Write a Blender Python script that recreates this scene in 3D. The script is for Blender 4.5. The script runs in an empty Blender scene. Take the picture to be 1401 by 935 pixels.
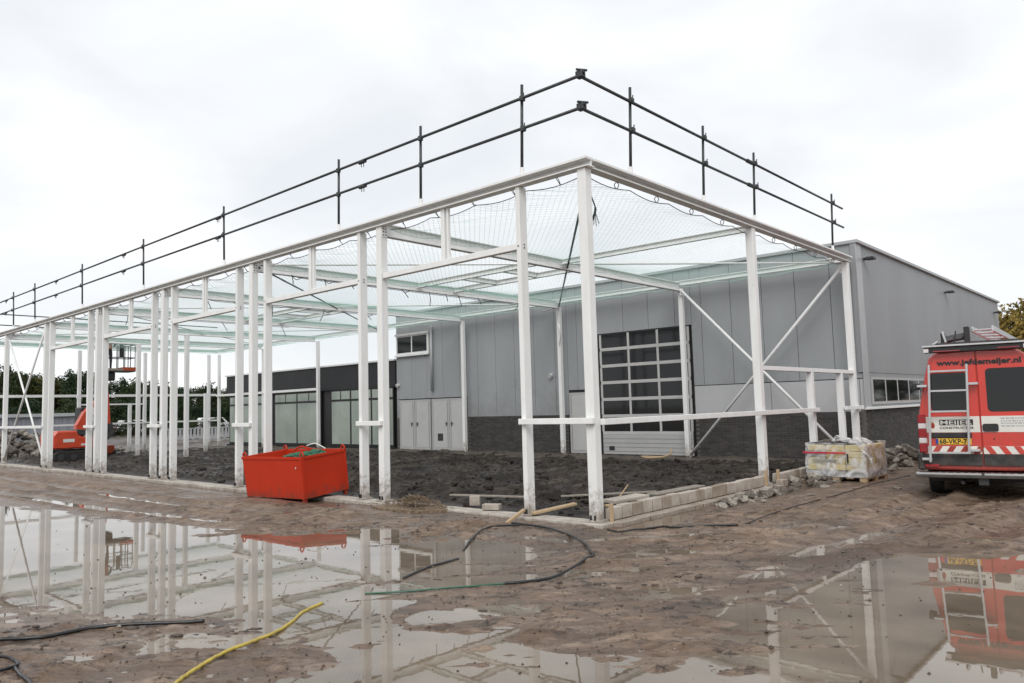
import bpy, bmesh, math, random
import numpy as np
from mathutils import Vector, Matrix
random.seed(7)
S = bpy.context.scene
COL = S.collection
R = math.radians

# ---------------------------------------------------------------- camera
cd = bpy.data.cameras.new('camera'); cam = bpy.data.objects.new('camera', cd); COL.objects.link(cam)
yaw, pit, rol = R(-42.05277), R(4.98403), R(-1.62144)
fw = Vector((math.sin(yaw)*math.cos(pit), math.cos(yaw)*math.cos(pit), math.sin(pit)))
rt = fw.cross(Vector((0, 0, 1))).normalized(); up = rt.cross(fw)
r2 = math.cos(rol)*rt + math.sin(rol)*up; u2 = -math.sin(rol)*rt + math.cos(rol)*up
mx = Matrix((r2, u2, -fw)).transposed().to_4x4(); mx.translation = (6.259, -8.594, 1.6)
cam.matrix_world = mx
cd.sensor_width = 36; cd.lens = 1035.9/1401*36; cd.clip_end = 3000; cd.clip_start = 0.05
S.camera = cam

# ---------------------------------------------------------------- sky, sun, exposure
SUN_EL, SUN_AZ = R(44), R(148)      # azimuth from +Y, clockwise
w = bpy.data.worlds.new('World'); S.world = w; w.use_nodes = True
nt = w.node_tree; nt.nodes.clear()
out = nt.nodes.new('ShaderNodeOutputWorld')
sky = nt.nodes.new('ShaderNodeTexSky'); sky.sky_type = 'NISHITA'; sky.sun_disc = False
sky.sun_elevation = SUN_EL; sky.sun_rotation = SUN_AZ
bg1 = nt.nodes.new('ShaderNodeBackground'); bg1.inputs[1].default_value = 0.1
nt.links.new(sky.outputs[0], bg1.inputs[0])
tc = nt.nodes.new('ShaderNodeTexCoord')
mp = nt.nodes.new('ShaderNodeMapping'); mp.inputs['Scale'].default_value = (1.0, 1.0, 2.6)
nt.links.new(tc.outputs['Generated'], mp.inputs[0])
nz = nt.nodes.new('ShaderNodeTexNoise'); nz.inputs['Scale'].default_value = 2.3; nz.inputs['Detail'].default_value = 6
nz.inputs['Roughness'].default_value = 0.5; nz.inputs['Distortion'].default_value = 0.4
nt.links.new(mp.outputs[0], nz.inputs[0])
cr = nt.nodes.new('ShaderNodeValToRGB')
cr.color_ramp.elements[0].position = 0.36; cr.color_ramp.elements[0].color = (0.775, 0.80, 0.83, 1)
cr.color_ramp.elements[1].position = 0.76; cr.color_ramp.elements[1].color = (1.05, 1.05, 1.05, 1)
nt.links.new(nz.outputs[0], cr.inputs[0])
bg2 = nt.nodes.new('ShaderNodeBackground'); bg2.inputs[1].default_value = 0.885
nt.links.new(cr.outputs[0], bg2.inputs[0])
ms = nt.nodes.new('ShaderNodeMixShader'); ms.inputs[0].default_value = 0.93
nt.links.new(bg1.outputs[0], ms.inputs[1]); nt.links.new(bg2.outputs[0], ms.inputs[2])
nt.links.new(ms.outputs[0], out.inputs[0])
sl = bpy.data.lights.new('sun', 'SUN'); sl.energy = 1.5; sl.angle = R(35); sl.color = (1, 0.97, 0.93)
so = bpy.data.objects.new('sun', sl); COL.objects.link(so)
sd = Vector((math.sin(SUN_AZ)*math.cos(SUN_EL), math.cos(SUN_AZ)*math.cos(SUN_EL), math.sin(SUN_EL)))
so.rotation_euler = sd.to_track_quat('Z', 'Y').to_euler(); so.location = sd*60
S.view_settings.view_transform = 'Standard'; S.view_settings.look = 'None'
S.view_settings.exposure = 0.37; S.view_settings.gamma = 1; S.view_settings.use_curve_mapping = False
S.render.engine = 'CYCLES'
S.cycles.max_bounces = 8; S.cycles.diffuse_bounces = 3; S.cycles.transparent_max_bounces = 12

# ---------------------------------------------------------------- materials
MT = {}
def mat(name, col, rough=0.6, var=0.0, scale=6.0, bump=0.0, bscale=40.0, metal=0.0, spec=None, col2=None, stretch=None, coat=0.0, rvar=0.0):
    m = bpy.data.materials.new(name); m.use_nodes = True; MT[name] = m
    n = m.node_tree.nodes; l = m.node_tree.links
    b = n['Principled BSDF']; b.inputs['Roughness'].default_value = rough; b.inputs['Metallic'].default_value = metal
    b.inputs['Base Color'].default_value = (*col, 1)
    if spec is not None: b.inputs['Specular IOR Level'].default_value = spec
    if coat: b.inputs['Coat Weight'].default_value = coat; b.inputs['Coat Roughness'].default_value = 0.08
    t = n.new('ShaderNodeTexCoord'); src = t.outputs['Object']
    if stretch:
        q = n.new('ShaderNodeMapping'); q.inputs['Scale'].default_value = stretch; l.new(src, q.inputs[0]); src = q.outputs[0]
    if var or col2:
        z = n.new('ShaderNodeTexNoise'); z.inputs['Scale'].default_value = scale; z.inputs['Detail'].default_value = 7; z.inputs['Roughness'].default_value = 0.62
        l.new(src, z.inputs[0])
        c = n.new('ShaderNodeValToRGB'); c.color_ramp.elements[0].position = 0.32; c.color_ramp.elements[1].position = 0.68
        a = col2 if col2 else tuple(max(0, x*(1-var)) for x in col)
        c.color_ramp.elements[0].color = (*a, 1)
        c.color_ramp.elements[1].color = (*(col if col2 else tuple(min(1, x*(1+var)) for x in col)), 1)
        l.new(z.outputs[0], c.inputs[0]); l.new(c.outputs[0], b.inputs['Base Color'])
        if rvar:
            mr = n.new('ShaderNodeMapRange'); mr.inputs[3].default_value = max(0.02, rough-rvar); mr.inputs[4].default_value = min(1, rough+rvar)
            mr.inputs[1].default_value = 0.3; mr.inputs[2].default_value = 0.7
            l.new(z.outputs[0], mr.inputs[0]); l.new(mr.outputs[0], b.inputs['Roughness'])
    if bump:
        z2 = n.new('ShaderNodeTexNoise'); z2.inputs['Scale'].default_value = bscale; z2.inputs['Detail'].default_value = 8
        l.new(src, z2.inputs[0])
        bp = n.new('ShaderNodeBump'); bp.inputs['Strength'].default_value = bump; bp.inputs['Distance'].default_value = 0.02
        l.new(z2.outputs[0], bp.inputs['Height']); l.new(bp.outputs[0], b.inputs['Normal'])
    return m

mat('white_steel', (0.79, 0.80, 0.795), 0.45, col2=(0.71, 0.715, 0.70), scale=2.2, stretch=(3, 3, 0.6), bump=0.03, bscale=30)
mat('galv', (0.055, 0.058, 0.062), 0.5, 0.25, 12, metal=0.5)
mat('socket', (0.75, 0.75, 0.74), 0.5)
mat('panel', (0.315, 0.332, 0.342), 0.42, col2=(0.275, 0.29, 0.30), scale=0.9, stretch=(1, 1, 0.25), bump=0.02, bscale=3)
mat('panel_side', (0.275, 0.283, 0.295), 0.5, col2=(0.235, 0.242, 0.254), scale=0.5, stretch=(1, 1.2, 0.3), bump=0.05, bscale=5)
mat('panel_light', (0.43, 0.435, 0.445), 0.45, 0.05, 1.3)
mat('coping', (0.36, 0.37, 0.38), 0.4, 0.06, 2)
mat('seam', (0.03, 0.032, 0.034), 0.8)
mat('brick', (0.047, 0.044, 0.042), 0.75, 0.35, 9, bump=0.15, bscale=60)
mat('brick_b', (0.036, 0.033, 0.032), 0.75, 0.3, 9, bump=0.15, bscale=60)
mat('brick_c', (0.06, 0.054, 0.05), 0.75, 0.3, 9, bump=0.15, bscale=60)
mat('mortar', (0.105, 0.098, 0.092), 0.9, 0.25, 14)
mat('door_grey', (0.40, 0.40, 0.395), 0.5, 0.05, 3)
mat('door_white', (0.46, 0.46, 0.45), 0.45, 0.05, 2.5)
mat('black_frame', (0.012, 0.012, 0.013), 0.4)
mat('fascia', (0.016, 0.017, 0.019), 0.55, 0.3, 1.2)
mat('glass_dark', (0.012, 0.013, 0.014), 0.05, spec=0.4, bump=0.05, bscale=1.5)
mat('glass_pale', (0.36, 0.41, 0.36), 0.12, col2=(0.26, 0.31, 0.275), scale=0.7, spec=0.6)  # pale greenish shop panes, tone varied by noise
mat('trim_white', (0.72, 0.73, 0.72), 0.4, 0.05, 3)
mat('dark', (0.02, 0.02, 0.02), 0.7)
mat('concrete', (0.47, 0.44, 0.39), 0.85, col2=(0.27, 0.235, 0.20), scale=3.5, bump=0.3, bscale=35)
mat('block', (0.50, 0.455, 0.40), 0.85, col2=(0.34, 0.295, 0.25), scale=4, bump=0.2, bscale=50)
mat('block_b', (0.33, 0.275, 0.22), 0.85, col2=(0.20, 0.16, 0.125), scale=4, bump=0.2, bscale=50)
mat('chunk', (0.17, 0.148, 0.124), 0.8, col2=(0.055, 0.044, 0.035), scale=7, bump=0.4, bscale=30)
mat('chunk_pale', (0.37, 0.345, 0.30), 0.8, col2=(0.13, 0.108, 0.085), scale=7, bump=0.4, bscale=30)
mat('wood', (0.48, 0.36, 0.22), 0.75, col2=(0.33, 0.235, 0.14), scale=5, stretch=(1, 12, 12), bump=0.1)
mat('wood_grey', (0.24, 0.215, 0.18), 0.8, 0.3, 5, stretch=(1, 10, 10))
mat('bin_red', (0.47, 0.030, 0.007), 0.6, col2=(0.42, 0.026, 0.006), scale=2.3, bump=0.1, bscale=8, rvar=0.1, spec=0.25)
mat('bin_in', (0.20, 0.022, 0.012), 0.75, 0.4, 5)
mat('green_cloth', (0.012, 0.10, 0.055), 0.7, 0.5, 14, bump=0.5, bscale=40)
mat('net_green', (0.25, 0.42, 0.355), 0.7)
mat('net_rope', (0.05, 0.06, 0.058), 0.8)
mat('cable_black', (0.012, 0.012, 0.013), 0.35, bump=0.1, bscale=20)
mat('hose_green', (0.02, 0.10, 0.06), 0.35)
mat('hose_yellow', (0.56, 0.43, 0.06), 0.45, col2=(0.36, 0.27, 0.06), scale=9)
mat('van_red', (0.60, 0.030, 0.014), 0.3, col2=(0.53, 0.026, 0.013), scale=1.6, coat=0.6)
mat('van_white', (0.66, 0.65, 0.60), 0.4, 0.05, 6)
mat('van_orange', (0.70, 0.09, 0.03), 0.45)
mat('van_black', (0.017, 0.017, 0.018), 0.5, 0.3, 8, bump=0.05, bscale=60)
mat('rubber', (0.018, 0.017, 0.016), 0.85, 0.3, 20)
mat('alu', (0.58, 0.585, 0.59), 0.35, 0.08, 8, metal=0.75)
mat('tail_red', (0.28, 0.008, 0.014), 0.12, coat=0.8)
mat('tail_clear', (0.62, 0.58, 0.58), 0.12, coat=0.8)
mat('plate_yellow', (0.72, 0.44, 0.035), 0.4)
mat('ink', (0.012, 0.012, 0.013), 0.5)
mat('ink_grey', (0.34, 0.34, 0.34), 0.6)
mat('print_red', (0.30, 0.035, 0.02), 0.5)
mat('plate_blue', (0.02, 0.05, 0.3), 0.4)
mat('exc_red', (0.52, 0.055, 0.018), 0.4, 0.12, 4, coat=0.3)
mat('steel_dark', (0.06, 0.06, 0.062), 0.5, 0.3, 10, metal=0.5)
mat('bark', (0.06, 0.045, 0.032), 0.9, 0.4, 8, bump=0.5)
mat('pack_yellow', (0.66, 0.54, 0.22), 0.7, col2=(0.50, 0.40, 0.16), scale=5)
mat('pack_grey', (0.27, 0.27, 0.26), 0.7, 0.3, 8)
mat('tape_red', (0.50, 0.02, 0.05), 0.4)
mat('orange', (0.36, 0.06, 0.015), 0.6)
mat('cloth_dark', (0.022, 0.024, 0.032), 0.85, 0.3, 20)
mat('skin', (0.42, 0.25, 0.18), 0.6)
mat('grey_shed', (0.21, 0.22, 0.245), 0.6, 0.15, 0.8, stretch=(6, 6, 0.4))
mat('car_white', (0.7, 0.7, 0.7), 0.25, coat=0.5)
mat('straw', (0.16, 0.115, 0.075), 0.9, 0.6, 20)
mat('glove_paper', (0.62, 0.62, 0.6), 0.6, 0.1, 8)

def dirt(name, col, z0, z1, amt, scale=6.0):
    m = MT[name]; n = m.node_tree.nodes; l = m.node_tree.links; b = n['Principled BSDF']; src = b.inputs['Base Color'].links[0].from_socket
    t = n.new('ShaderNodeTexCoord'); sp = n.new('ShaderNodeSeparateXYZ'); l.new(t.outputs['Object'], sp.inputs[0])
    a = n.new('ShaderNodeMapRange'); a.inputs[1].default_value = z0; a.inputs[2].default_value = z1; a.inputs[3].default_value = 0.30; a.inputs[4].default_value = -0.12; l.new(sp.outputs[2], a.inputs[0])
    q = n.new('ShaderNodeTexNoise'); q.inputs['Scale'].default_value = scale; q.inputs['Detail'].default_value = 9; q.inputs['Roughness'].default_value = 0.7; l.new(t.outputs['Object'], q.inputs[0])
    ad = n.new('ShaderNodeMath'); ad.operation = 'ADD'; l.new(q.outputs[0], ad.inputs[0]); l.new(a.outputs[0], ad.inputs[1])
    f = n.new('ShaderNodeMapRange'); f.inputs[1].default_value = 0.52; f.inputs[2].default_value = 0.8; f.inputs[4].default_value = amt; l.new(ad.outputs[0], f.inputs[0])
    x = n.new('ShaderNodeMix'); x.data_type = 'RGBA'; l.new(f.outputs[0], x.inputs[0]); l.new(src, x.inputs[6]); x.inputs[7].default_value = (*col, 1); l.new(x.outputs[2], b.inputs['Base Color'])
dirt('white_steel', (0.20, 0.15, 0.11), 0.0, 0.7, 0.8, 9); dirt('bin_red', (0.09, 0.045, 0.03), -0.05, 0.35, 0.6, 7); dirt('van_red', (0.17, 0.07, 0.05), 0.4, 1.4, 0.5, 5); dirt('van_black', (0.10, 0.085, 0.07), 0.2, 1.2, 0.6, 6)
dirt('panel', (0.17, 0.16, 0.15), 0.8, 3.0, 0.4, 2.5); dirt('block', (0.16, 0.12, 0.09), -0.1, 0.3, 0.7, 8); dirt('concrete', (0.15, 0.11, 0.08), -0.15, 0.03, 0.8, 8)
def leafmat(name, a, b, scale=0.7):
    m = mat(name, a, 0.75, col2=b, scale=scale); m.node_tree.nodes['Principled BSDF'].inputs['Specular IOR Level'].default_value = 0.25
    return m
leafmat('leaf_dark', (0.05, 0.066, 0.022), (0.022, 0.034, 0.014)); leafmat('leaf_olive', (0.105, 0.098, 0.025), (0.045, 0.05, 0.016))
leafmat('leaf_green', (0.036, 0.066, 0.026), (0.018, 0.034, 0.016)); leafmat('leaf_autumn', (0.30, 0.20, 0.045), (0.12, 0.10, 0.026), 0.9)

# plastic film: thin, glossy, partly see-through
m = bpy.data.materials.new('film'); m.use_nodes = True; MT['film'] = m
b = m.node_tree.nodes['Principled BSDF']; b.inputs['Base Color'].default_value = (0.74, 0.75, 0.75, 1); b.inputs['Roughness'].default_value = 0.5; b.inputs['Specular IOR Level'].default_value = 0.2
z = m.node_tree.nodes.new('ShaderNodeTexNoise'); z.inputs['Scale'].default_value = 3.2; z.inputs['Detail'].default_value = 5; z.inputs['Distortion'].default_value = 2.0
t = m.node_tree.nodes.new('ShaderNodeTexCoord'); m.node_tree.links.new(t.outputs['Object'], z.inputs[0])
c = m.node_tree.nodes.new('ShaderNodeMapRange'); c.inputs[1].default_value = 0.35; c.inputs[2].default_value = 0.65; c.inputs[3].default_value = 0.12; c.inputs[4].default_value = 0.8
m.node_tree.links.new(z.outputs[0], c.inputs[0]); m.node_tree.links.new(c.outputs[0], b.inputs['Alpha'])
bp = m.node_tree.nodes.new('ShaderNodeBump'); bp.inputs['Strength'].default_value = 0.6; bp.inputs['Distance'].default_value = 0.03
z3 = m.node_tree.nodes.new('ShaderNodeTexNoise'); z3.inputs['Scale'].default_value = 9; z3.inputs['Distortion'].default_value = 1.5
m.node_tree.links.new(t.outputs['Object'], z3.inputs[0]); m.node_tree.links.new(z3.outputs[0], bp.inputs['Height']); m.node_tree.links.new(bp.outputs[0], b.inputs['Normal'])

# mud: colour patches, dark peat crumbs, pale grit; wet (dark, glossy) where it lies low, close to the water line
def mudmat(name, c1, c2, c3, wet_lo, wet_hi, rdry, rwet, bstr, peat=0.5):
    m = bpy.data.materials.new(name); m.use_nodes = True; MT[name] = m
    n = m.node_tree.nodes; l = m.node_tree.links; b = n['Principled BSDF']
    g = n.new('ShaderNodeNewGeometry'); P = g.outputs['Position']
    def noise(s, d=8, r=0.6, dist=0.0, src=P):
        q = n.new('ShaderNodeTexNoise'); q.inputs['Scale'].default_value = s; q.inputs['Detail'].default_value = d; q.inputs['Roughness'].default_value = r; q.inputs['Distortion'].default_value = dist
        l.new(src, q.inputs[0]); return q.outputs[0]
    def rng(src, a, bb, c=0.0, d=1.0):
        q = n.new('ShaderNodeMapRange'); q.inputs[1].default_value = a; q.inputs[2].default_value = bb; q.inputs[3].default_value = c; q.inputs[4].default_value = d
        l.new(src, q.inputs[0]); return q.outputs[0]
    def mix(f, a, bb):
        q = n.new('ShaderNodeMix'); q.data_type = 'RGBA'
        if isinstance(f, float): q.inputs[0].default_value = f
        else: l.new(f, q.inputs[0])
        for i, v in ((6, a), (7, bb)):
            if isinstance(v, tuple): q.inputs[i].default_value = (*v, 1)
            else: l.new(v, q.inputs[i])
        return q.outputs[2]
    mpn = n.new('ShaderNodeMapping'); mpn.inputs['Rotation'].default_value = (0, 0, R(-42)); l.new(P, mpn.inputs[0])
    mps = n.new('ShaderNodeMapping'); mps.inputs['Scale'].default_value = (0.28, 1.0, 1.0); l.new(mpn.outputs[0], mps.inputs[0]); Q = mps.outputs[0]
    mq = n.new('ShaderNodeMapping'); mq.inputs['Scale'].default_value = (0.55, 1.0, 1.0); l.new(mpn.outputs[0], mq.inputs[0]); Q2 = mq.outputs[0]
    col = mix(rng(noise(0.9, 6), 0.35, 0.65), c1, c2)
    col = mix(rng(noise(5.5, 9, 0.75, 0.3, Q), 0.48, 0.64), col, c3)
    col = mix(rng(noise(7, 10, 0.78, 0.6, Q2), 0.52, 0.60, 0, peat), col, tuple(v*0.40 for v in c2))
    col = mix(rng(noise(11, 10, 0.78, 0.8, Q), 0.58, 0.65, 0, peat), col, (0.030, 0.022, 0.017))
    ml = n.new('ShaderNodeMapping'); ml.inputs['Scale'].default_value = (0.07, 1.0, 1.0); l.new(mpn.outputs[0], ml.inputs[0])
    col = mix(rng(noise(7.5, 5, 0.6, 0.15, ml.outputs[0]), 0.54, 0.66, 0, 0.6), col, tuple(v*0.5 for v in c2))       # smears left by wheels
    col = mix(rng(noise(0.42, 4, 0.55, 0.4), 0.50, 0.66, 0, 0.7), col, tuple(v*0.55 for v in c2))                      # larger damp areas
    col = mix(rng(noise(70, 3, 0.6), 0.68, 0.74, 0, 0.7), col, (0.40, 0.35, 0.29))
    sp = n.new('ShaderNodeSeparateXYZ'); l.new(P, sp.inputs[0])
    ad = n.new('ShaderNodeMath'); ad.operation = 'MULTIPLY_ADD'; l.new(noise(1.7, 5), ad.inputs[0]); ad.inputs[1].default_value = 0.06; l.new(sp.outputs[2], ad.inputs[2])
    wet = rng(ad.outputs[0], wet_lo, wet_hi, 1, 0)
    wm = n.new('ShaderNodeMix'); wm.data_type = 'RGBA'; wm.blend_type = 'MULTIPLY'; l.new(wet, wm.inputs[0]); l.new(col, wm.inputs[6]); wm.inputs[7].default_value = (0.72, 0.70, 0.70, 1)
    l.new(wm.outputs[2], b.inputs['Base Color'])
    rr = n.new('ShaderNodeMix'); l.new(wet, rr.inputs[0]); rr.inputs[2].default_value = rdry; rr.inputs[3].default_value = rwet; l.new(rr.outputs[0], b.inputs['Roughness'])
    b.inputs['Specular IOR Level'].default_value = 0.5
    h = n.new('ShaderNodeMath'); h.operation = 'ADD'; l.new(noise(16, 11, 0.72, 0.3), h.inputs[0]); l.new(noise(22, 9, 0.7, 0.4, Q), h.inputs[1])
    bpn = n.new('ShaderNodeBump'); bpn.inputs['Distance'].default_value = 0.035
    bs = n.new('ShaderNodeMix'); l.new(wet, bs.inputs[0]); bs.inputs[2].default_value = bstr; bs.inputs[3].default_value = bstr*0.35; l.new(bs.outputs[0], bpn.inputs['Strength'])
    l.new(h.outputs[0], bpn.inputs['Height']); l.new(bpn.outputs[0], b.inputs['Normal'])
    return m
mudmat('mud', (0.215, 0.147, 0.102), (0.145, 0.097, 0.066), (0.335, 0.252, 0.188), -0.010, 0.030, 0.6, 0.19, 1.0, 0.95)
MT['mud'].node_tree.nodes['Principled BSDF'].inputs['Specular IOR Level'].default_value = 0.4
mudmat('soil', (0.046, 0.037, 0.030), (0.020, 0.016, 0.013), (0.115, 0.097, 0.080), -0.04, 0.05, 0.75, 0.33, 1.0, 0.95)
MT['soil'].node_tree.nodes['Principled BSDF'].inputs['Specular IOR Level'].default_value = 0.3
mudmat('spoil', (0.115, 0.095, 0.075), (0.06, 0.05, 0.042), (0.17, 0.14, 0.11), -0.02, 0.06, 0.8, 0.4, 0.9, 0.6)
mudmat('clod', (0.085, 0.058, 0.042), (0.045, 0.031, 0.023), (0.13, 0.092, 0.067), -0.02, 0.05, 0.65, 0.3, 0.8, 0.5)

# puddle water: murky, mirror-smooth
m = bpy.data.materials.new('water'); m.use_nodes = True; MT['water'] = m
n = m.node_tree.nodes; l = m.node_tree.links; b = n['Principled BSDF']
b.inputs['Base Color'].default_value = (0.27, 0.215, 0.165, 1); b.inputs['Roughness'].default_value = 0.015; b.inputs['IOR'].default_value = 1.75; b.inputs['Specular Tint'].default_value = (1.0, 0.955, 0.88, 1)
g = n.new('ShaderNodeNewGeometry'); q = n.new('ShaderNodeTexNoise'); q.inputs['Scale'].default_value = 1.3; q.inputs['Detail'].default_value = 6; l.new(g.outputs['Position'], q.inputs[0])
c = n.new('ShaderNodeValToRGB'); c.color_ramp.elements[0].position = 0.35; c.color_ramp.elements[1].position = 0.65
c.color_ramp.elements[0].color = (0.125, 0.095, 0.068, 1); c.color_ramp.elements[1].color = (0.21, 0.165, 0.122, 1); l.new(q.outputs[0], c.inputs[0]); l.new(c.outputs[0], b.inputs['Base Color'])
q2 = n.new('ShaderNodeTexNoise'); q2.inputs['Scale'].default_value = 6.0; q2.inputs['Detail'].default_value = 2; l.new(g.outputs['Position'], q2.inputs[0])
bp = n.new('ShaderNodeBump'); bp.inputs['Strength'].default_value = 0.012; bp.inputs['Distance'].default_value = 0.02; l.new(q2.outputs[0], bp.inputs['Height']); l.new(bp.outputs[0], b.inputs['Normal'])

# ---------------------------------------------------------------- mesh helpers
def V3(p): return Vector(p)
class MB:
    def __init__(s): s.v = []; s.f = []; s.sm = False
    def quadbox(s, P):
        o = len(s.v); s.v += [tuple(p) for p in P]
        s.f += [tuple(o+i for i in q) for q in ((0, 3, 2, 1), (4, 5, 6, 7), (0, 1, 5, 4), (1, 2, 6, 5), (2, 3, 7, 6), (3, 0, 4, 7))]; return s
    def box(s, x0, x1, y0, y1, z0, z1):
        return s.quadbox([(x0, y0, z0), (x1, y0, z0), (x1, y1, z0), (x0, y1, z0), (x0, y0, z1), (x1, y0, z1), (x1, y1, z1), (x0, y1, z1)])
    def cbox(s, c, d): return s.box(c[0]-d[0]/2, c[0]+d[0]/2, c[1]-d[1]/2, c[1]+d[1]/2, c[2]-d[2]/2, c[2]+d[2]/2)
    def frame(s, a, b, upv=(0, 0, 1)):
        a = V3(a); b = V3(b); d = (b-a).normalized(); u = V3(upv)
        if abs(d.dot(u)) > 0.99: u = V3((1, 0, 0))
        r = d.cross(u).normalized(); return a, b, r, r.cross(d)
    def beam(s, a, b, w, h, upv=(0, 0, 1)):
        a, b, r, u = s.frame(a, b, upv); r = r*w/2; u = u*h/2
        return s.quadbox([a-r-u, a+r-u, b+r-u, b-r-u, a-r+u, a+r+u, b+r+u, b-r+u])
    def ibeam(s, a, b, w, h, t=0.012, tt=None, upv=(0, 0, 1)):
        tt = tt or t; a0, b0, r, u = s.frame(a, b, upv)
        s.beam(a0+u*(h/2-tt/2), b0+u*(h/2-tt/2), w, tt, upv); s.beam(a0-u*(h/2-t/2), b0-u*(h/2-t/2), w, t, upv)
        return s.beam(a0-u*(tt-t)/2, b0-u*(tt-t)/2, t*0.9, h-t-tt-0.001, upv)
    def tube(s, pts, r, n=8, cap=True):
        pts = [V3(p) for p in pts]; o = len(s.v); k = len(pts)
        rr = r if isinstance(r, (list, tuple)) else [r]*k
        pr = None
        for i, p in enumerate(pts):
            d = (pts[min(i+1, k-1)]-pts[max(i-1, 0)]).normalized()
            if pr is None: x = d.orthogonal().normalized()
            else: x = (pr - d*pr.dot(d)).normalized()
            pr = x; y = d.cross(x)
            for j in range(n):
                t = 2*math.pi*j/n; s.v.append(tuple(p+(x*math.cos(t)+y*math.sin(t))*rr[i]))
        for i in range(k-1):
            for j in range(n):
                a = o+i*n+j; b = o+i*n+(j+1) % n; s.f.append((a, b, b+n, a+n))
        if cap: s.f.append(tuple(o+j for j in range(n))[::-1]); s.f.append(tuple(o+(k-1)*n+j for j in range(n)))
        return s
    def prism(s, poly, axis, a, b):
        # poly: 2D points; axis 'x','y','z' is extruded from a to b
        def mk(p, t): return {'x': (t, p[0], p[1]), 'y': (p[0], t, p[1]), 'z': (p[0], p[1], t)}[axis]
        o = len(s.v); k = len(poly); s.v += [mk(p, a) for p in poly]+[mk(p, b) for p in poly]
        s.f.append(tuple(range(o, o+k))); s.f.append(tuple(range(o+2*k-1, o+k-1, -1)))
        for i in range(k): j = (i+1) % k; s.f.append((o+i, o+k+i, o+k+j, o+j))
        return s
    def mesh(s, name, bev=0.0, smooth=False):
        me = bpy.data.meshes.new(name); me.from_pydata(s.v, [], s.f); bm = bmesh.new(); bm.from_mesh(me)
        bmesh.ops.recalc_face_normals(bm, faces=bm.faces)
        if bev:
            bmesh.ops.bevel(bm, geom=[e for e in bm.edges if e.calc_face_angle(0) > 0.5], offset=bev, segments=1, affect='EDGES', clamp_overlap=True)
        bm.to_mesh(me); bm.free()
        if smooth:
            for p in me.polygons: p.use_smooth = True
        return me
    def build(s, name, m, parent=None, bev=0.0, smooth=False):
        return obj(name, s.mesh(name, bev, smooth), m, parent)
def obj(name, me, m, parent=None):
    o = bpy.data.objects.new(name, me); COL.objects.link(o)
    if m and not me.materials: me.materials.append(MT[m])
    if parent: o.parent = parent
    return o
def tag(o, label=None, cat=None, group=None, kind=None):
    if label: o['label'] = label
    if cat: o['category'] = cat
    if group: o['group'] = group
    if kind: o['kind'] = kind
    return o
def thing(name, label, cat, loc=(0, 0, 0), rz=0, group=None):
    o = bpy.data.objects.new(name, None); COL.objects.link(o); o.location = loc; o.rotation_euler = (0, 0, rz); o.empty_display_size = 0.2
    return tag(o, label, cat, group)
def copy_tree(o, parent=None):
    c = o.copy(); COL.objects.link(c); c.parent = parent
    for ch in list(o.children): copy_tree(ch, c)
    return c
def spline(pts, n=8):
    P = [V3(p) for p in pts]; o = []
    for i in range(len(P)-1):
        p0, p1, p2, p3 = P[max(i-1, 0)], P[i], P[i+1], P[min(i+2, len(P)-1)]
        for j in range(n):
            t = j/n; o.append(0.5*((2*p1)+(p2-p0)*t+(2*p0-5*p1+4*p2-p3)*t*t+(3*p1-p0-3*p2+p3)*t**3))
    o.append(P[-1]); return o
def text(body, size, m, parent, loc, name='lettering', bold=0.0, width=None, ext=0.0015):
    cu = bpy.data.curves.new('t', 'FONT'); cu.body = body; cu.size = size; cu.extrude = ext; cu.offset = bold; cu.resolution_u = 3
    t = bpy.data.objects.new('t', cu); COL.objects.link(t)
    dg = bpy.context.evaluated_depsgraph_get(); me = bpy.data.meshes.new_from_object(t.evaluated_get(dg)); bpy.data.objects.remove(t)
    xs = [v.co.x for v in me.vertices]; sx = width/(max(xs)-min(xs)) if width else 1; x0 = min(xs)
    for v in me.vertices: v.co = ((v.co.x-x0)*sx+loc[0], loc[1]-v.co.z, v.co.y+loc[2])   # upright, facing -y
    me.materials.clear(); return obj(name, me, m, parent)

# ---------------------------------------------------------------- numpy noise
def vnoise(x, y, scale, seed):
    rs = np.random.RandomState(seed); N = 256; G = rs.rand(N, N)
    u = x*scale+97.3; v = y*scale+41.7; i = np.floor(u).astype(int); j = np.floor(v).astype(int); a = u-i; b = v-j
    a = a*a*(3-2*a); b = b*b*(3-2*b); g = lambda p, q: G[p % N, q % N]
    return (g(i, j)*(1-a)+g(i+1, j)*a)*(1-b)+(g(i, j+1)*(1-a)+g(i+1, j+1)*a)*b - 0.5
def fbm(x, y, s, seed, octv=4, gain=0.5):
    t = 0; k = 1
    for o in range(octv): t = t+k*vnoise(x, y, s*2**o, seed+o); k *= gain
    return t
def pdist(x, y, poly):           # signed distance, negative inside
    d = np.full(x.shape, 1e9); ins = np.zeros(x.shape, bool); k = len(poly)
    for i in range(k):
        ax, ay = poly[i]; bx, by = poly[(i+1) % k]; ex, ey = bx-ax, by-ay
        t = np.clip(((x-ax)*ex+(y-ay)*ey)/(ex*ex+ey*ey), 0, 1); d = np.minimum(d, (x-ax-t*ex)**2+(y-ay-t*ey)**2)
        c = ((ay > y) != (by > y)); xx = ax+(y-ay)/(ey if abs(ey) > 1e-9 else 1e-9)*ex; ins ^= c & (x < xx)
    return np.where(ins, -1, 1)*np.sqrt(d)
def sdseg(x, y, pts):
    d = np.full(x.shape, 1e9)
    for (ax, ay), (bx, by) in zip(pts[:-1], pts[1:]):
        ex, ey = bx-ax, by-ay; t = np.clip(((x-ax)*ex+(y-ay)*ey)/(ex*ex+ey*ey), 0, 1); d = np.minimum(d, (x-ax-t*ex)**2+(y-ay-t*ey)**2)
    return np.sqrt(d)
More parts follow.
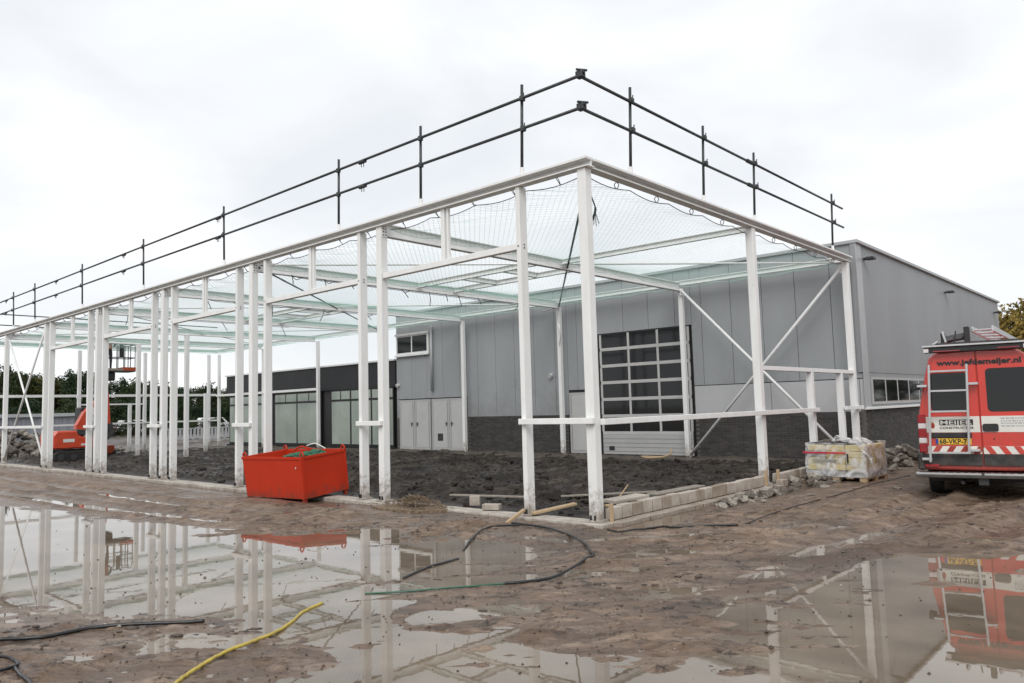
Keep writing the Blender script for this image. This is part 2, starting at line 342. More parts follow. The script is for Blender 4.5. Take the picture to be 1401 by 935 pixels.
def sstep(a, b, x): t = np.clip((x-a)/(b-a), 0, 1); return t*t*(3-2*t)

# ---------------------------------------------------------------- ground and puddles
WATER = -0.05
PA = [(-13.15, -4.54), (-11.85, -4.08), (-10.36, -3.73), (-8.08, -3.72), (-6.19, -3.51), (-4.67, -3.07), (-3.32, -2.68), (-2.92, -1.98), (-1.88, -1.77), (-0.85, -1.66), (0.06, -1.56), (0.62, -1.85), (1.02, -2.49), (1.12, -3.11), (0.77, -3.65), (0.87, -4.09), (1.33, -4.36), (1.89, -4.35), (2.32, -4.32), (2.37, -4.68), (2.88, -4.5), (3.36, -4.33), (3.75, -4.61), (3.93, -5.19), (4.2, -6.2), (3.2, -7.0), (2.13, -5.85), (1.75, -5.54), (1.28, -5.28), (0.86, -5.26), (0.17, -5.51), (-0.54, -5.81), (-0.97, -6.24), (-1.47, -6.42), (-1.81, -6.56), (-2.16, -6.81), (-7, -8)]
PB = [(3.5, -0.32), (3.67, 0.27), (3.91, 0.63), (4.33, 0.76), (4.86, 1.16), (5.6, 1.3), (7.6, -0.5), (7.4, -4.6), (5.6, -6.6), (4.03, -5.22), (3.68, -4.66), (3.58, -4.06), (3.53, -3.38), (3.4, -2.94), (3.52, -2.41), (3.5, -1.38)]
PB2 = [(4.46, -1.06), (4.63, -0.77), (4.91, -0.03), (4.96, -0.37), (4.74, -1.06), (4.6, -1.43)]
PC = [(0.93, -1.05), (2.13, 0.43), (2.72, 1.0), (2.84, 0.19), (2.24, -0.58), (1.65, -1.17)]
def ground_h(x, y):
    wob = 0.35*fbm(x, y, 1.1, 5, 4)
    dA = pdist(x, y, PA)+wob; dB = pdist(x, y, PB)+wob*0.8; dC = pdist(x, y, PC)+wob*0.6
    d = np.minimum(np.minimum(dA, dB), dC+0.05)
    h = WATER + 0.0062*np.tanh(d/0.25) + 0.028*sstep(0.7, 3.2, d)
    h = h + np.where(d < 0, -0.014*np.tanh(-d/0.5), 0)
    rough = np.clip(0.22+0.78*sstep(-0.25, 0.4, d), 0, 1)
    p = 0.74*x+0.67*y; q_ = -0.67*x+0.74*y          # the way the machines dragged the mud
    streak = fbm(p*0.22, q_, 4.2, 11, 4, 0.55); fine = fbm(x, y, 7.5, 31, 4, 0.6)
    ridg = 0.5-np.abs(fbm(p*0.4, q_, 3.1, 41, 4, 0.55))*1.6
    far = sstep(0.1, 1.6, d)
    h = h + rough*((0.014+0.016*far)*streak+(0.010+0.008*far)*fine+0.012*ridg*vnoise(x, y, 0.8, 44)*2+0.010*fbm(x, y, 1.3, 21, 3)+0.006*fbm(x, y, 16, 36, 2))
    lump = np.maximum(fbm(x, y, 4.5, 171, 4, 0.6)-0.2, 0)*np.clip(fbm(x, y, 0.7, 181, 2)*3+0.1, 0, 1); h = h + 0.085*lump*sstep(-0.2, 0.6, d)
    # crumbs and flat little islands sticking out of the water, in loose clusters
    clus = np.clip(fbm(p*0.5, q_, 0.9, 51, 3)*2.2+0.12, 0, 1)
    isl = np.maximum(fbm(p*0.30, q_, 5.0, 61, 5, 0.62)-0.14, 0)
    h = h + isl*0.11*clus*sstep(-2.2, -0.1, d)
    h = h + 0.10*np.maximum(0, 0.13-np.abs(pdist(x, y, PB2)+0.05+wob*0.3))*(1+fine)
    # wheel ruts: along the front, and the van's track on the right
    for pts, wd, amp in (([(-30, -2.0), (-16, -2.1), (-8, -2.2), (-4, -1.5)], 0.2, 0.06), ([(-30, -3.6), (-16, -3.5), (-9, -3.2), (-5.0, -2.7), (-3.6, -2.2)], 0.2, 0.05),
                         ([(3.0, 7.5), (2.9, 3.2), (2.6, 0.6), (1.4, -1.8)], 0.2, 0.045), ([(4.9, 7.5), (4.6, 3.2), (4.2, 1.2)], 0.22, 0.05), ([(3.9, 7), (3.6, 2.5), (2.9, -0.4)], 0.3, 0.035),
                         ([(2.3, -0.4), (1.8, -2.2), (0.2, -4.6)], 0.2, 0.02), ([(3.2, -0.9), (2.7, -2.6), (1.6, -4.4)], 0.2, 0.02), ([(-2.5, -1.3), (0.4, -1.2), (2.2, 0.9), (2.4, 4)], 0.18, 0.03)):
        q = sdseg(x, y, pts)+0.05*fbm(x, y, 2.0, 71, 2)
        tread = 0.5+0.5*np.sin(np.hypot(x+20, y+9)*34)
        h = h - amp*np.exp(-(q/wd)**2)*0.55 + amp*np.exp(-((q-1.6*wd)/(0.55*wd))**2)*0.9 + amp*0.2*tread*np.exp(-(q/wd)**2)
    # low strip along the foundation and along the block wall
    k = sstep(-1.0, -0.25, y)*sstep(0.3, -0.6, x)*(x > -34)*0.85; tgt = -0.055-0.05*sstep(-3.0, -6.5, x)+0.014*fine
    h = h*(1-k)+tgt*k
    k = sstep(1.1, 0.45, x)*(x > 0)*sstep(-0.7, 0.1, y)*(y < 9)*0.85; h = h*(1-k)+(-0.075+0.014*fine)*k
    inside = (x < 0.12) & (x > -33.4) & (y > 0.0) & (y < 11.3); h = np.where(inside, h-0.22, h)
    h = np.where((y > 11.2) & (x < 0.05) & (x > -33) & (y < 31), -0.3, h)
    h = h + 0.03*sstep(6, 20, y)*(x > 0.5)
    h = np.where((x < -33.6) & (x > -78) & (y > -4) & (y < 44), -0.5, h)
    return h
def axis(lo, hi, a, b, fine, grow=1.13):
    r = list(np.arange(a, b, fine)); s = fine; q = r[-1]
    while q < hi: s = min(s*grow, 40); q += s; r.append(q)
    s = fine; q = a; l = []
    while q > lo: s = min(s*grow, 40); q -= s; l.append(q)
    return np.array(l[::-1]+r)
def grid_mesh(name, xs, ys, H):
    X, Y = np.meshgrid(xs, ys, indexing='ij'); Z = H(X, Y); nx, ny = X.shape
    me = bpy.data.meshes.new(name); me.vertices.add(nx*ny); me.vertices.foreach_set('co', np.stack([X, Y, Z], -1).astype('f').ravel())
    idx = np.arange(nx*ny).reshape(nx, ny); F = np.stack([idx[:-1, :-1], idx[1:, :-1], idx[1:, 1:], idx[:-1, 1:]], -1).reshape(-1, 4)
    me.loops.add(F.size); me.loops.foreach_set('vertex_index', F.ravel().astype('i')); me.polygons.add(len(F))
    me.polygons.foreach_set('loop_start', (np.arange(len(F))*4).astype('i')); me.polygons.foreach_set('loop_total', np.full(len(F), 4, 'i'))
    me.polygons.foreach_set('use_smooth', np.ones(len(F), bool)); me.update(); me.validate(); return me
g = obj('ground', grid_mesh('ground', axis(-900, 700, -4.5, 6.2, 0.026, 1.045), axis(-250, 1200, -7.6, 2.2, 0.026, 1.045), ground_h), 'mud'); tag(g, kind='structure')
def sheet(name, poly, z, m):
    me = bpy.data.meshes.new(name); me.from_pydata([(x, y, z) for x, y in poly], [], [tuple(range(len(poly)))]); return tag(obj(name, me, m), kind='structure')
sheet('puddle_water', [(-16, -9), (8.5, -9), (8.5, 2.0), (0.4, 1.5), (0.4, -0.95), (-16, -1.2)], WATER, 'water')
def soil_h(x, y):
    h = -0.055+0.05*fbm(x, y, 0.5, 101, 3)+0.03*sstep(8, 11, y)
    c = np.abs(fbm(x, y, 2.1, 111, 4)); h = h+(0.22-0.12*sstep(8.5, 10.5, y))*np.maximum(fbm(x, y, 1.2, 121, 5, 0.6), -0.12)+0.05*c
    h = h+0.10*np.maximum(fbm(x, y, 5.5, 131, 4, 0.6), 0)+0.03*fbm(x, y, 13, 141, 2)
    e = np.minimum(np.minimum(-0.15-x, y-0.25), 1.0); return h*sstep(-0.1, 0.9, e)-0.06*(1-sstep(-0.1, 0.6, e))-0.06*sstep(-24, -30, x)
tag(obj('soil_bed', grid_mesh('soil_bed', np.concatenate([np.arange(-33.2, -12, 0.09), np.arange(-12, -0.1, 0.04)]), np.concatenate([np.arange(0.2, 5, 0.04), np.arange(5, 11.4, 0.07)]), soil_h), 'soil'), kind='structure')
sx_ = np.arange(-32.5, -0.3, 0.09); tag(obj('sand_strip', grid_mesh('sand_strip', sx_, np.arange(9.3, 11.45, 0.07), lambda x, y: soil_h(x, y)*0.5+0.035-0.2*sstep(10.5, 9.4, y+0.8*fbm(x, y, 0.6, 161, 4))), 'spoil'), kind='structure')
tag(obj('spoil_ground', grid_mesh('spoil_ground', np.arange(-78.5, -33.2, 0.25), np.arange(-5, 45, 0.25), lambda x, y: -0.16+0.3*np.maximum(fbm(x, y, 0.5, 151, 5, 0.6), -0.1)+0.25*sstep(-60, -72, x)), 'spoil'), kind='structure')
def gz(x, y): return float(ground_h(np.array([[x]]), np.array([[y]]))[0, 0])
def szz(x, y): return float(soil_h(np.array([[x]]), np.array([[y]]))[0, 0])

# ---------------------------------------------------------------- steel frame
FR = thing('steel_frame', 'white steel portal frame of the new hall standing on its foundation', 'steel frame', (0, 0, 0))
ZT = 5.0
def column(x, y, wx, wy, z0, z1, plate=True, mtl='white_steel'):
    c = MB().box(x-wx/2, x+wx/2, y-wy/2, y+wy/2, z0, z1).build('column', mtl, FR, 0.006)
    if plate:
        p = MB().box(x-wx/2-0.05, x+wx/2+0.05, y-wy/2-0.035, y+wy/2+0.035, z0-0.006, z0+0.018)
        p.build('base_plate', 'white_steel', c)
        for sx in (-1, 1):
            b = MB(); bx = x+sx*wx*0.24; yy = y-wy/2
            b.box(bx-0.008, bx+0.008, yy-0.03, yy-0.004, z0+0.018, z0+0.085)
            if x > -24: b.build('anchor_bolt', 'dark', c)
    return c
for U in (0.075, 4.75, 9.38, 13.99, 18.65, 23.5, 28.2, 32.8): column(-U, 0.08, 0.148, 0.148, 0.0, ZT)
for U in (1.31, 5.36, 8.78, 10.02, 13.42, 14.63, 18.12, 19.32, 22.93): column(-U, 0.09, 0.085, 0.168, 0.0, ZT)
column(-0.075, 5.55, 0.148, 0.148, 0.0, ZT); column(-0.075, 10.98, 0.148, 0.148, 0.0, ZT)
for V in (8.2, 10.05): MB().box(-0.15, -0.01, V-0.06, V+0.06, 0.0, 2.19).build('door_post', 'white_steel', FR, 0.005)
for U in (4.72, 9.27, 13.85, 18.6, 23.3, 28.05, 32.6): column(-U, 10.98, 0.13, 0.13, 0.0, 4.86)
column(-23.4, 5.0, 0.15, 0.15, -0.06, 4.86); column(-28.1, 5.02, 0.15, 0.15, -0.06, 4.86)
for V in (4.2, 7.2, 10.5): column(-32.8, V, 0.14, 0.14, -0.12, 4.86)
MB().box(-32.87, -32.73, 6.42, 6.56, -0.12, 2.26).build('door_post', 'white_steel', FR); MB().box(-28.17, -28.03, 7.99, 8.13, -0.06, 2.66).build('door_post', 'white_steel', FR)
for U in (1.31, 5.36, 8.78, 10.02, 13.42, 14.63):
    b = MB()
    for dz in (-0.025, 0.025): b.tube([(-U+0.0424, 0.09, 4.07+dz), (-U+0.052, 0.09, 4.07+dz)], 0.012, 6)
    b.tube([(-U, 0.006, 4.07), (-U, -0.004, 4.07)], 0.012, 6); b.build('bolt', 'steel_dark', FR)
for U in (4.75, 9.38, 13.99, 18.65):
    b = MB().box(-U+0.0745, -U+0.084, 0.02, 0.15, 4.80, 4.995); b.build('end_plate', 'white_steel', FR, 0.002); b = MB()
    for z_ in (4.84, 4.9, 4.96): b.tube([(-U+0.084, 0.055, z_), (-U+0.096, 0.055, z_)], 0.012, 6).tube([(-U+0.084, 0.115, z_), (-U+0.096, 0.115, z_)], 0.012, 6)
    b.build('bolt', 'steel_dark', FR)
# edge beams on top: wide upper flange, recessed web, narrower lower flange
def ebeam(a, b, out):
    a = V3(a); b = V3(b); o_ = V3(out)*0.025; u = V3((0, 0, 1)); m_ = MB()
    m_.beam(a+o_+u*0.049, b+o_+u*0.049, 0.20, 0.032); m_.beam(a-u*0.056, b-u*0.056, 0.16, 0.018); return m_.beam(a-o_*0.6-u*0.007, b-o_*0.6-u*0.007, 0.014, 0.079)
for a, b in (((0.075, 0.05, 5.068), (-14, 0.05, 5.068)), ((-14.004, 0.05, 5.068), (-33, 0.05, 5.068))): ebeam(a, b, (0, -1, 0)).build('edge_beam', 'white_steel', FR)
ebeam((-0.05, 0.152, 5.0695), (-0.05, 11.12, 5.0695), (1, 0, 0)).build('edge_beam', 'white_steel', FR)
ebeam((-32.85, 0.152, 5.0695), (-32.85, 11.0, 5.0695), (-1, 0, 0)).build('edge_beam', 'white_steel', FR)
for a, b in ((-0.13, -18.6), (-18.604, -32.7)): MB().ibeam((a, 10.98, 5.07), (b, 10.98, 5.07), 0.12, 0.14, 0.02).build('back_beam', 'white_steel', FR)
for U in (4.75, 9.38, 13.99, 18.65, 23.5, 28.2): MB().ibeam((-U, 0.13, 4.95), (-U+(0.03 if U < 9 else 0.1), 10.9, 4.95), 0.13, 0.24, 0.016).build('rafter', 'white_steel', FR)
# lintels with hangers, low rails
for a, b, hx in ((1.36, 4.66, 3.02), (5.41, 8.73, 7.03), (10.07, 13.37, 11.7), (14.68, 18.07, 16.2), (19.37, 22.88, 20.9)):
    li = MB().beam((-a, 0.07, 4.07), (-b, 0.07, 4.07), 0.10, 0.10).build('lintel', 'white_steel', FR, 0.006)
    MB().box(-hx-0.06, -hx+0.03, 0.03, 0.12, 4.122, ZT).build('hanger', 'white_steel', li, 0.004); MB().box(-hx+0.07, -hx+0.11, 0.04, 0.10, 4.122, ZT).build('hanger', 'white_steel', li, 0.004)
for a, b in ((-0.02, 1.35), (4.68, 5.4), (9.31, 10.06), (13.92, 14.67), (18.58, 19.36), (23.42, 33.0)):
    MB().beam((-a, -0.035, 1.385), (-b, -0.035, 1.385), 0.075, 0.085).build('parapet_rail', 'white_steel', FR, 0.005)
MB().beam((0.045, 0.13, 1.365), (0.045, 8.27, 1.365), 0.075, 0.085).build('parapet_rail', 'white_steel', FR, 0.005)
MB().beam((0.045, 9.98, 1.365), (0.045, 11.2, 1.365), 0.075, 0.085).build('parapet_rail', 'white_steel', FR, 0.005)
MB().beam((-0.08, 5.63, 2.235), (-0.08, 10.9, 2.235), 0.13, 0.085).build('door_head', 'white_steel', FR, 0.005)
# bracing
def brace(a, b, r=0.028, m='white_steel', name='brace'): return MB().tube([a, b], r, 8).build(name, m, FR, smooth=True)
brace((-4.62, 10.86, 4.82), (-0.18, 10.86, 0.12), 0.04); brace((-4.62, 10.94, 0.12), (-0.18, 10.94, 4.85), 0.04)
for p in ((-4.64, 10.87, 4.8), (-0.16, 10.87, 0.14), (-4.64, 10.94, 0.15), (-0.16, 10.94, 4.83)): MB().cbox(p, (0.1, 0.015, 0.2)).build('gusset', 'white_steel', FR)
brace((-28.1, 0.06, 0.15), (-23.6, 0.06, 4.8), 0.035); brace((-28.1, 0.12, 4.8), (-23.6, 0.12, 0.15), 0.035)
for a, b in (((-0.1, 0.2, 4.93), (-9.2, 10.9, 4.88)), ((-9.35, 0.2, 4.93), (-18.6, 10.9, 4.88))): brace(a, b, 0.022, 'galv', 'roof_brace')
for a, b in (((-0.15, 10.9, 4.98), (-9.3, 0.2, 4.98)), ((-9.3, 10.9, 4.98), (-18.6, 0.2, 4.98)), ((-18.7, 10.9, 4.98), (-28, 0.2, 4.98)), ((-18.7, 0.2, 4.98), (-28, 10.9, 4.98))): brace(a, b, 0.024, 'white_steel', 'roof_brace')
MB().ibeam((-0.1, 5.55, 5.0), (-4.7, 5.4, 5.0), 0.1, 0.12, 0.012).build('purlin', 'white_steel', FR)
for x0, x1 in ((-4.82, -9.31), (-14.06, -18.58)):
    for V in (4.9, 6.25): MB().ibeam((x0, V, 4.98), (x1, V, 4.98), 0.1, 0.13, 0.012).build('purlin', 'white_steel', FR)
    for q in (0.3, 0.62): x = x0+(x1-x0)*q; MB().ibeam((x, 4.95, 4.98), (x, 6.2, 4.98), 0.1, 0.13, 0.012).build('trimmer', 'white_steel', FR)
MB().beam((-23.37, 10.93, 2.68), (-32.74, 10.93, 2.68), 0.1, 0.11).build('lintel', 'white_steel', FR); MB().beam((-32.8, 10.9, 2.72), (-32.8, 0.1, 2.72), 0.1, 0.12).build('lintel', 'white_steel', FR)
MB().beam((-32.7, 10.9, 1.37), (-32.7, 0.1, 1.37), 0.07, 0.08).build('parapet_rail', 'white_steel', FR); MB().beam((-32.8, 4.2, 2.3), (-32.8, 7.2, 2.3), 0.08, 0.07).build('lintel', 'white_steel', FR)

# ---------------------------------------------------------------- guard rail of scaffold tube on the roof edge
GR = thing('roof_guard_rail', 'dark scaffold tube guard rail on posts along the white roof edge', 'guard rail', (0, 0, 5.13))
def gp(x, y, lean=0.0):
    p = MB().tube([(x-lean, y, 0.12), (x, y, 1.47)], 0.024, 10).build('post', 'galv', GR, smooth=True)
    MB().tube([(x-lean, y, 0.002), (x-lean, y, 0.16)], 0.033, 10).build('socket', 'socket', p)
    for z in (1.23, 0.75):
        c = MB().cbox((x+0.03, y-0.035, z), (0.075, 0.07, 0.085)); c.tube([(x+0.07, y-0.06, z-0.05), (x+0.09, y-0.07, z+0.07)], 0.012, 6); c.build('coupler', 'galv', p, 0.012)
for U, ln in ((1.18, 0.05), (3.57, 0.03), (6.03, 0.02), (10.72, -0.03), (15.35, -0.05), (20.1, -0.08), (24.87, -0.12), (27.45, -0.12), (32.0, -0.1)): gp(-U, 0.05, ln)
def gps(y, ln):
    p = MB().tube([(-0.05, y-ln, 0.12), (-0.05, y, 1.47)], 0.024, 10).build('post', 'galv', GR, smooth=True)
    MB().tube([(-0.05, y-ln, 0.002), (-0.05, y-ln, 0.16)], 0.033, 10).build('socket', 'socket', p)
    for z in (1.23, 0.75):
        c = MB().cbox((-0.01, y-0.04, z), (0.07, 0.08, 0.085)); c.tube([(0.04, y-0.09, z-0.03), (0.03, y-0.05, z+0.08)], 0.012, 6); c.build('coupler', 'galv', p, 0.012)
for V, ln in ((1.36, 0.08), (3.74, 0.1), (5.86, 0.12), (10.25, 0.15)): gps(V, ln)
for z in (1.23, 0.75):
    xs = [0.0, -5.2, -10.9, -16.6, -22.4, -28.2, -33.0]
    for i in range(6): MB().tube([(xs[i], 0.0, z+0.004*(i % 2)), (xs[i+1], 0.0, z+0.004*((i+1) % 2))], 0.024, 10).build('rail_tube', 'galv', GR, smooth=True)
    for x in xs[1:-1]: c = MB().tube([(x-0.09, 0.0, z-0.02), (x+0.09, 0.0, z-0.02)], 0.04, 8); c.tube([(x-0.03, 0, z-0.12), (x-0.03, 0, z)], 0.008, 5).tube([(x+0.04, 0, z-0.13), (x+0.04, 0, z)], 0.008, 5); c.build('sleeve_coupler', 'galv', GR)
    ys = [-0.06, 5.6, 10.85]
    for i in range(2): MB().tube([(-0.01, ys[i], z-0.02), (-0.01, ys[i+1], z-0.03)], 0.024, 10).build('rail_tube', 'galv', GR, smooth=True)
    MB().tube([(-0.01, 5.45, z-0.025), (-0.01, 5.7, z-0.025)], 0.04, 8).build('sleeve_coupler', 'galv', GR)
    c = MB().cbox((0.0, -0.02, z), (0.12, 0.1, 0.1)); c.tube([(-0.02, -0.1, z+0.06), (0.09, 0.03, z+0.05)], 0.02, 6); c.tube([(0.02, 0.05, z-0.06), (0.08, -0.05, z+0.02)], 0.016, 6); c.build('coupler', 'galv', GR, 0.015)
    MB().tube([(-32.85, 0.0, z), (-32.85, 11, z)], 0.024, 8).build('rail_tube', 'galv', GR)

# ---------------------------------------------------------------- safety nets, one to each roof bay
ND = ['nearest the corner, beside the grey warehouse', 'second bay from the corner', 'third bay from the corner', 'fourth bay from the corner', 'fifth bay from the corner', 'sixth bay from the corner', 'farthest bay at the left end']
cols = [0.14, 4.68, 9.31, 13.92, 18.58, 23.43, 28.13, 32.75]
for k in range(7):
    a, b = cols[k]+0.07*(k > 0), cols[k+1]-0.07; y0, y1 = 0.18, 10.86
    rs = np.random.RandomState(300+k)
    def nz_(u, v):     # u,v in 0..1 -> height
        e = min(u, 1-u, v, 1-v); x = -a-(b-a)*u; y = y0+(y1-y0)*v
        sc = 0.06*abs(math.sin(v*math.pi*9)) if min(u, 1-u) < 0.03 else (0.06*abs(math.sin(u*math.pi*4)) if min(v, 1-v) < 0.03 else 0)
        return (x, y, 4.955-(0.20+0.05*math.sin(k*1.7))*math.sin(math.pi*u)*math.sin(math.pi*v)**0.6-0.035*math.sin(7*u+k)*math.sin(9*v)*min(1, e*8)-sc)
    nb = MB(); st = 0.075; nu = int((b-a)/st); nv = int((y1-y0)/st)
    t = 0.0018
    def strand(pts):
        o = len(nb.v)
        for p in pts: nb.v += [(p[0]-t, p[1]-t*0.6, p[2]-t*0.6), (p[0]+t, p[1]-t*0.6, p[2]-t*0.6), (p[0], p[1]+t, p[2]+t)]
        for i in range(len(pts)-1):
            for j in range(3): q = (j+1) % 3; nb.f.append((o+3*i+j, o+3*i+q, o+3*i+3+q, o+3*i+3+j))
    A_, B_ = b-a, y1-y0; st = 0.092*1.414
    for sg in (1, -1):                      # diamond mesh: two families of diagonal cords
        c0 = -B_ if sg > 0 else 0.0; c1 = A_ if sg > 0 else A_+B_
        for c_ in np.arange(c0+st/2, c1, st):
            lo = max(0.0, -c_ if sg > 0 else c_-A_); hi = min(B_, A_-c_ if sg > 0 else c_)
            if hi-lo < 0.1: continue
            m_ = max(3, int((hi-lo)/0.28)+1)
            strand([nz_((c_+sg*q)/A_, q/B_) for q in np.linspace(lo, hi, m_)])
    me = bpy.data.meshes.new('net'); me.from_pydata(nb.v, [], nb.f)
    net = obj('safety_net', me, 'net_green'); tag(net, 'pale green safety net stretched under the roof steel, '+ND[k], 'safety net', 'safety nets slung in the roof bays')
    loop = [nz_(0.0, v) for v in np.linspace(0, 1, 55)]+[nz_(u, 1) for u in np.linspace(0, 1, 25)][1:]+[nz_(1, 1-v) for v in np.linspace(0, 1, 55)][1:]+[nz_(1-u, 0) for u in np.linspace(0, 1, 25)][1:]
    MB().tube(loop[:-24] if k else loop[54:-24], 0.005, 4, False).build('edge_rope', 'net_green', net)
    MB().tube(loop[-25:]+([] if k else loop[:55]), 0.007, 5, False).build('edge_rope', 'net_rope', net)
    for q in range(5):
        u = (q+0.5)/5; p = nz_(u, 0); MB().tube(spline([(p[0], 0.11, 5.0), (p[0]+0.02, 0.12, 4.95), p, (p[0]-0.03, 0.17, 4.95), (p[0]-0.03, 0.11, 5.0)], 4), 0.006, 5).build('tie_loop', 'net_rope', net)
    if k == 0:
        for q in range(9): v = (q+0.7)/9.2; p = nz_(0, v); MB().tube(spline([(-0.12, p[1], 5.0), (-0.11, p[1]+0.03, 4.96), p, (-0.14, p[1]-0.05, 4.96), (-0.12, p[1]-0.02, 5.0)], 4), 0.007, 5).build('tie_loop', 'net_rope', net)
# loose rope ends hanging from the rafters
random.seed(3)
RD = ['knotted dark rope ends hanging below the second roof beam from the corner', 'dark rope ends hanging below the third roof beam from the corner', 'dark rope ends hanging below the fourth roof beam from the corner']
for k, (U, vs) in enumerate(((9.3, (1.0, 1.9, 2.6, 4.3, 5.3, 5.9, 6.4, 7.2, 9.0)), (13.92, (1.2, 2.0, 3.2, 5.0, 6.6)), (18.58, (0.9, 2.4, 4.0, 6.3)))):
    h = MB()
    for v in vs:
        L = random.uniform(0.15, 0.42); d = random.uniform(-0.2, 0.25)
        h.tube(spline([(-U, v, 4.84), (-U+0.03, v+d*0.4, 4.84-L*0.5), (-U, v+d, 4.84-L)], 4), 0.011, 5)
        if random.random() < 0.5: h.tube(spline([(-U, v, 4.84), (-U+0.02, v+0.12, 4.74), (-U, v+0.3, 4.83)], 4), 0.009, 5)
    h.tube(spline([(-U+0.01, vs[0], 4.83)]+[(-U+0.01, v+0.3, 4.79) for v in vs], 3), 0.008, 5)
    tag(h.build('hanging_rope', 'net_rope'), RD[k], 'rope')
h = MB().tube(spline([(-0.2, 0.35, 4.95), (-0.3, 0.55, 4.75), (-0.28, 0.62, 4.55), (-0.34, 0.6, 4.38)], 5), [0.012]*10+[0.02]*6, 6)
for q in range(4): h.tube([(-0.29, 0.62, 4.52), (-0.36+q*0.05, 0.6, 4.28+0.03*(q % 2))], 0.006, 5)
tag(h.build('torn_rope', 'net_rope'), 'frayed dark rope end dangling from the net right beside the corner column', 'rope')
h = MB().tube(spline([(-9.2, 10.85, 4.85), (-9.24, 10.84, 4.4), (-9.12, 10.84, 4.0), (-9.2, 10.86, 3.6)], 6), 0.016, 6).tube([(-9.2, 10.86, 4.86), (-9.8, 10.8, 4.78)], 0.02, 6)
tag(h.build('hanging_cable', 'alu'), 'short grey cable drooping from the column top beside the personnel door', 'cable')

# ---------------------------------------------------------------- grey warehouse
WY = 11.4
WH = thing('grey_warehouse', 'grey panel-clad warehouse with dark brick plinth behind the steel frame', 'building', (0, 0, 0))
MB().box(-18.2, -0.06, WY+0.05, 29.7, -0.3, 5.5).build('core', 'seam', WH)
def panels(x0, x1, z0, z1, step=0.925, m='panel', start=None):
    x = x0
    xs = [x0]+[q for q in np.arange(start if start is not None else x0+step, x1-0.08, step) if q > x0+0.08]+[x1]
    for a, b in zip(xs[:-1], xs[1:]): MB().box(a+0.006, b-0.006, WY, WY+0.048, z0, z1).build('wall_panel', m, WH, 0.006)
panels(-4.66, 0.06, 2.09, 5.52, start=-4.33); panels(-8.09, -4.66, 3.88, 5.52, start=-7.05); panels(-9.3, -8.09, 2.12, 5.52, start=-8.9)
panels(-14.12, -9.3, 1.30, 5.52, start=-13.54); panels(-18.25, -14.12, 2.06, 5.52, start=-17.29)
panels(-4.66, 0.06, 1.25, 2.07, 2.3, 'panel_light'); panels(-18.25, -18.1, 1.3, 2.05)
MB().box(-18.33, 0.14, WY-0.07, 29.85, 5.52, 5.61).build('coping', 'coping', WH, 0.01)
# side wall
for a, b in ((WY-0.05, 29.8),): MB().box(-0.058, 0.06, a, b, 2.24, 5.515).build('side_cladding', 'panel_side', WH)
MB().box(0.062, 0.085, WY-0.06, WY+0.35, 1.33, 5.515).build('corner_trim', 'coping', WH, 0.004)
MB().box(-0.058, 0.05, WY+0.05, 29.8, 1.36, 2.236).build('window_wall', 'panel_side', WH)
sw = MB().box(0.05, 0.075, 11.95, 28.5, 1.42, 2.12).build('strip_window', 'door_grey', WH)
y = 12.0
for i in range(15):
    if y+0.98 > 28.4: break
    MB().box(0.0755, 0.083, y+0.05, y+1.0, 1.50, 2.06).build('pane', 'glass_dark', sw); y += 1.08
MB().box(0.05, 0.15, WY-0.06, 29.8, 1.30, 1.36).build('sill', 'trim_white', WH, 0.004)
for V, z in ((12.0, 5.15), (20.5, 5.08), (28.8, 5.0)):
    MB().box(0.061, 0.16, V-0.05, V+0.05, z, z+0.06).cbox((0.24, V, z+0.03), (0.2, 0.24, 0.07)).build('wall_lamp', 'galv', WH, 0.01)
# brick plinth: mortar core, bricks proud of it
nb_ = 0
bmesh_ = {m: MB().box(-0.102, 0.102, -0.011, 0.03, -0.0255, 0.0255).mesh('brick', 0.003) for m in ('brick', 'brick_b', 'brick_c')}
for m in bmesh_: bmesh_[m].materials.append(MT[m])
bsm = {m: MB().box(-0.03, 0.011, -0.102, 0.102, -0.0255, 0.0255) for m in ('brick', 'brick_b', 'brick_c')}
random.seed(11)
rest = {m: MB() for m in bmesh_}
def brickwall(x0, x1, z0, z1, single):
    global nb_
    z = z1-0.033; row = 0
    while z > z0:
        x = x1-0.107-(0.107 if row % 2 else 0.0)
        while x > x0+0.1:
            m = random.choice(('brick', 'brick', 'brick_b', 'brick_c')); dy = random.uniform(-0.002, 0.002)
            if single and nb_ < 300:
                o = bpy.data.objects.new('brick', bmesh_[m]); COL.objects.link(o); o.location = (x, WY+dy, z); o.parent = WH; nb_ += 1
            else: rest[m].box(x-0.102, x+0.102, WY-0.011+dy, WY+0.03, z-0.0255, z+0.0255)
            x -= 0.214
        z -= 0.0625; row += 1
MB().box(-4.66, -0.064, WY-0.003, WY+0.049, -0.25, 1.236).build('mortar_bed', 'mortar', WH); brickwall(-4.66, -0.06, 0.02, 1.236, True)
MB().box(-14.12, -9.36, WY-0.003, WY+0.049, -0.25, 1.296).build('mortar_bed', 'mortar', WH); brickwall(-14.1, -9.36, 0.02, 1.296, False)
MB().box(-18.25, -18.1, WY-0.003, WY+0.049, -0.25, 1.296).build('mortar_bed', 'mortar', WH)
MB().box(-0.06, 0.045, WY-0.003, 29.8, -0.25, 1.297).build('mortar_bed', 'mortar', WH)
z = 1.264; row = 0
while z > 0:
    y = WY+0.11+(0.107 if row % 2 else 0)
    while y < 29.7:
        m = random.choice(('brick', 'brick', 'brick_b', 'brick_c')); dx = random.uniform(-0.002, 0.002)
        rest[m].box(-0.02, 0.056+dx, y-0.102, y+0.102, z-0.0255, z+0.0255); y += 0.214
    z -= 0.0625; row += 1
for m in rest: tag(rest[m].build('brickwork', m, WH), kind='stuff')
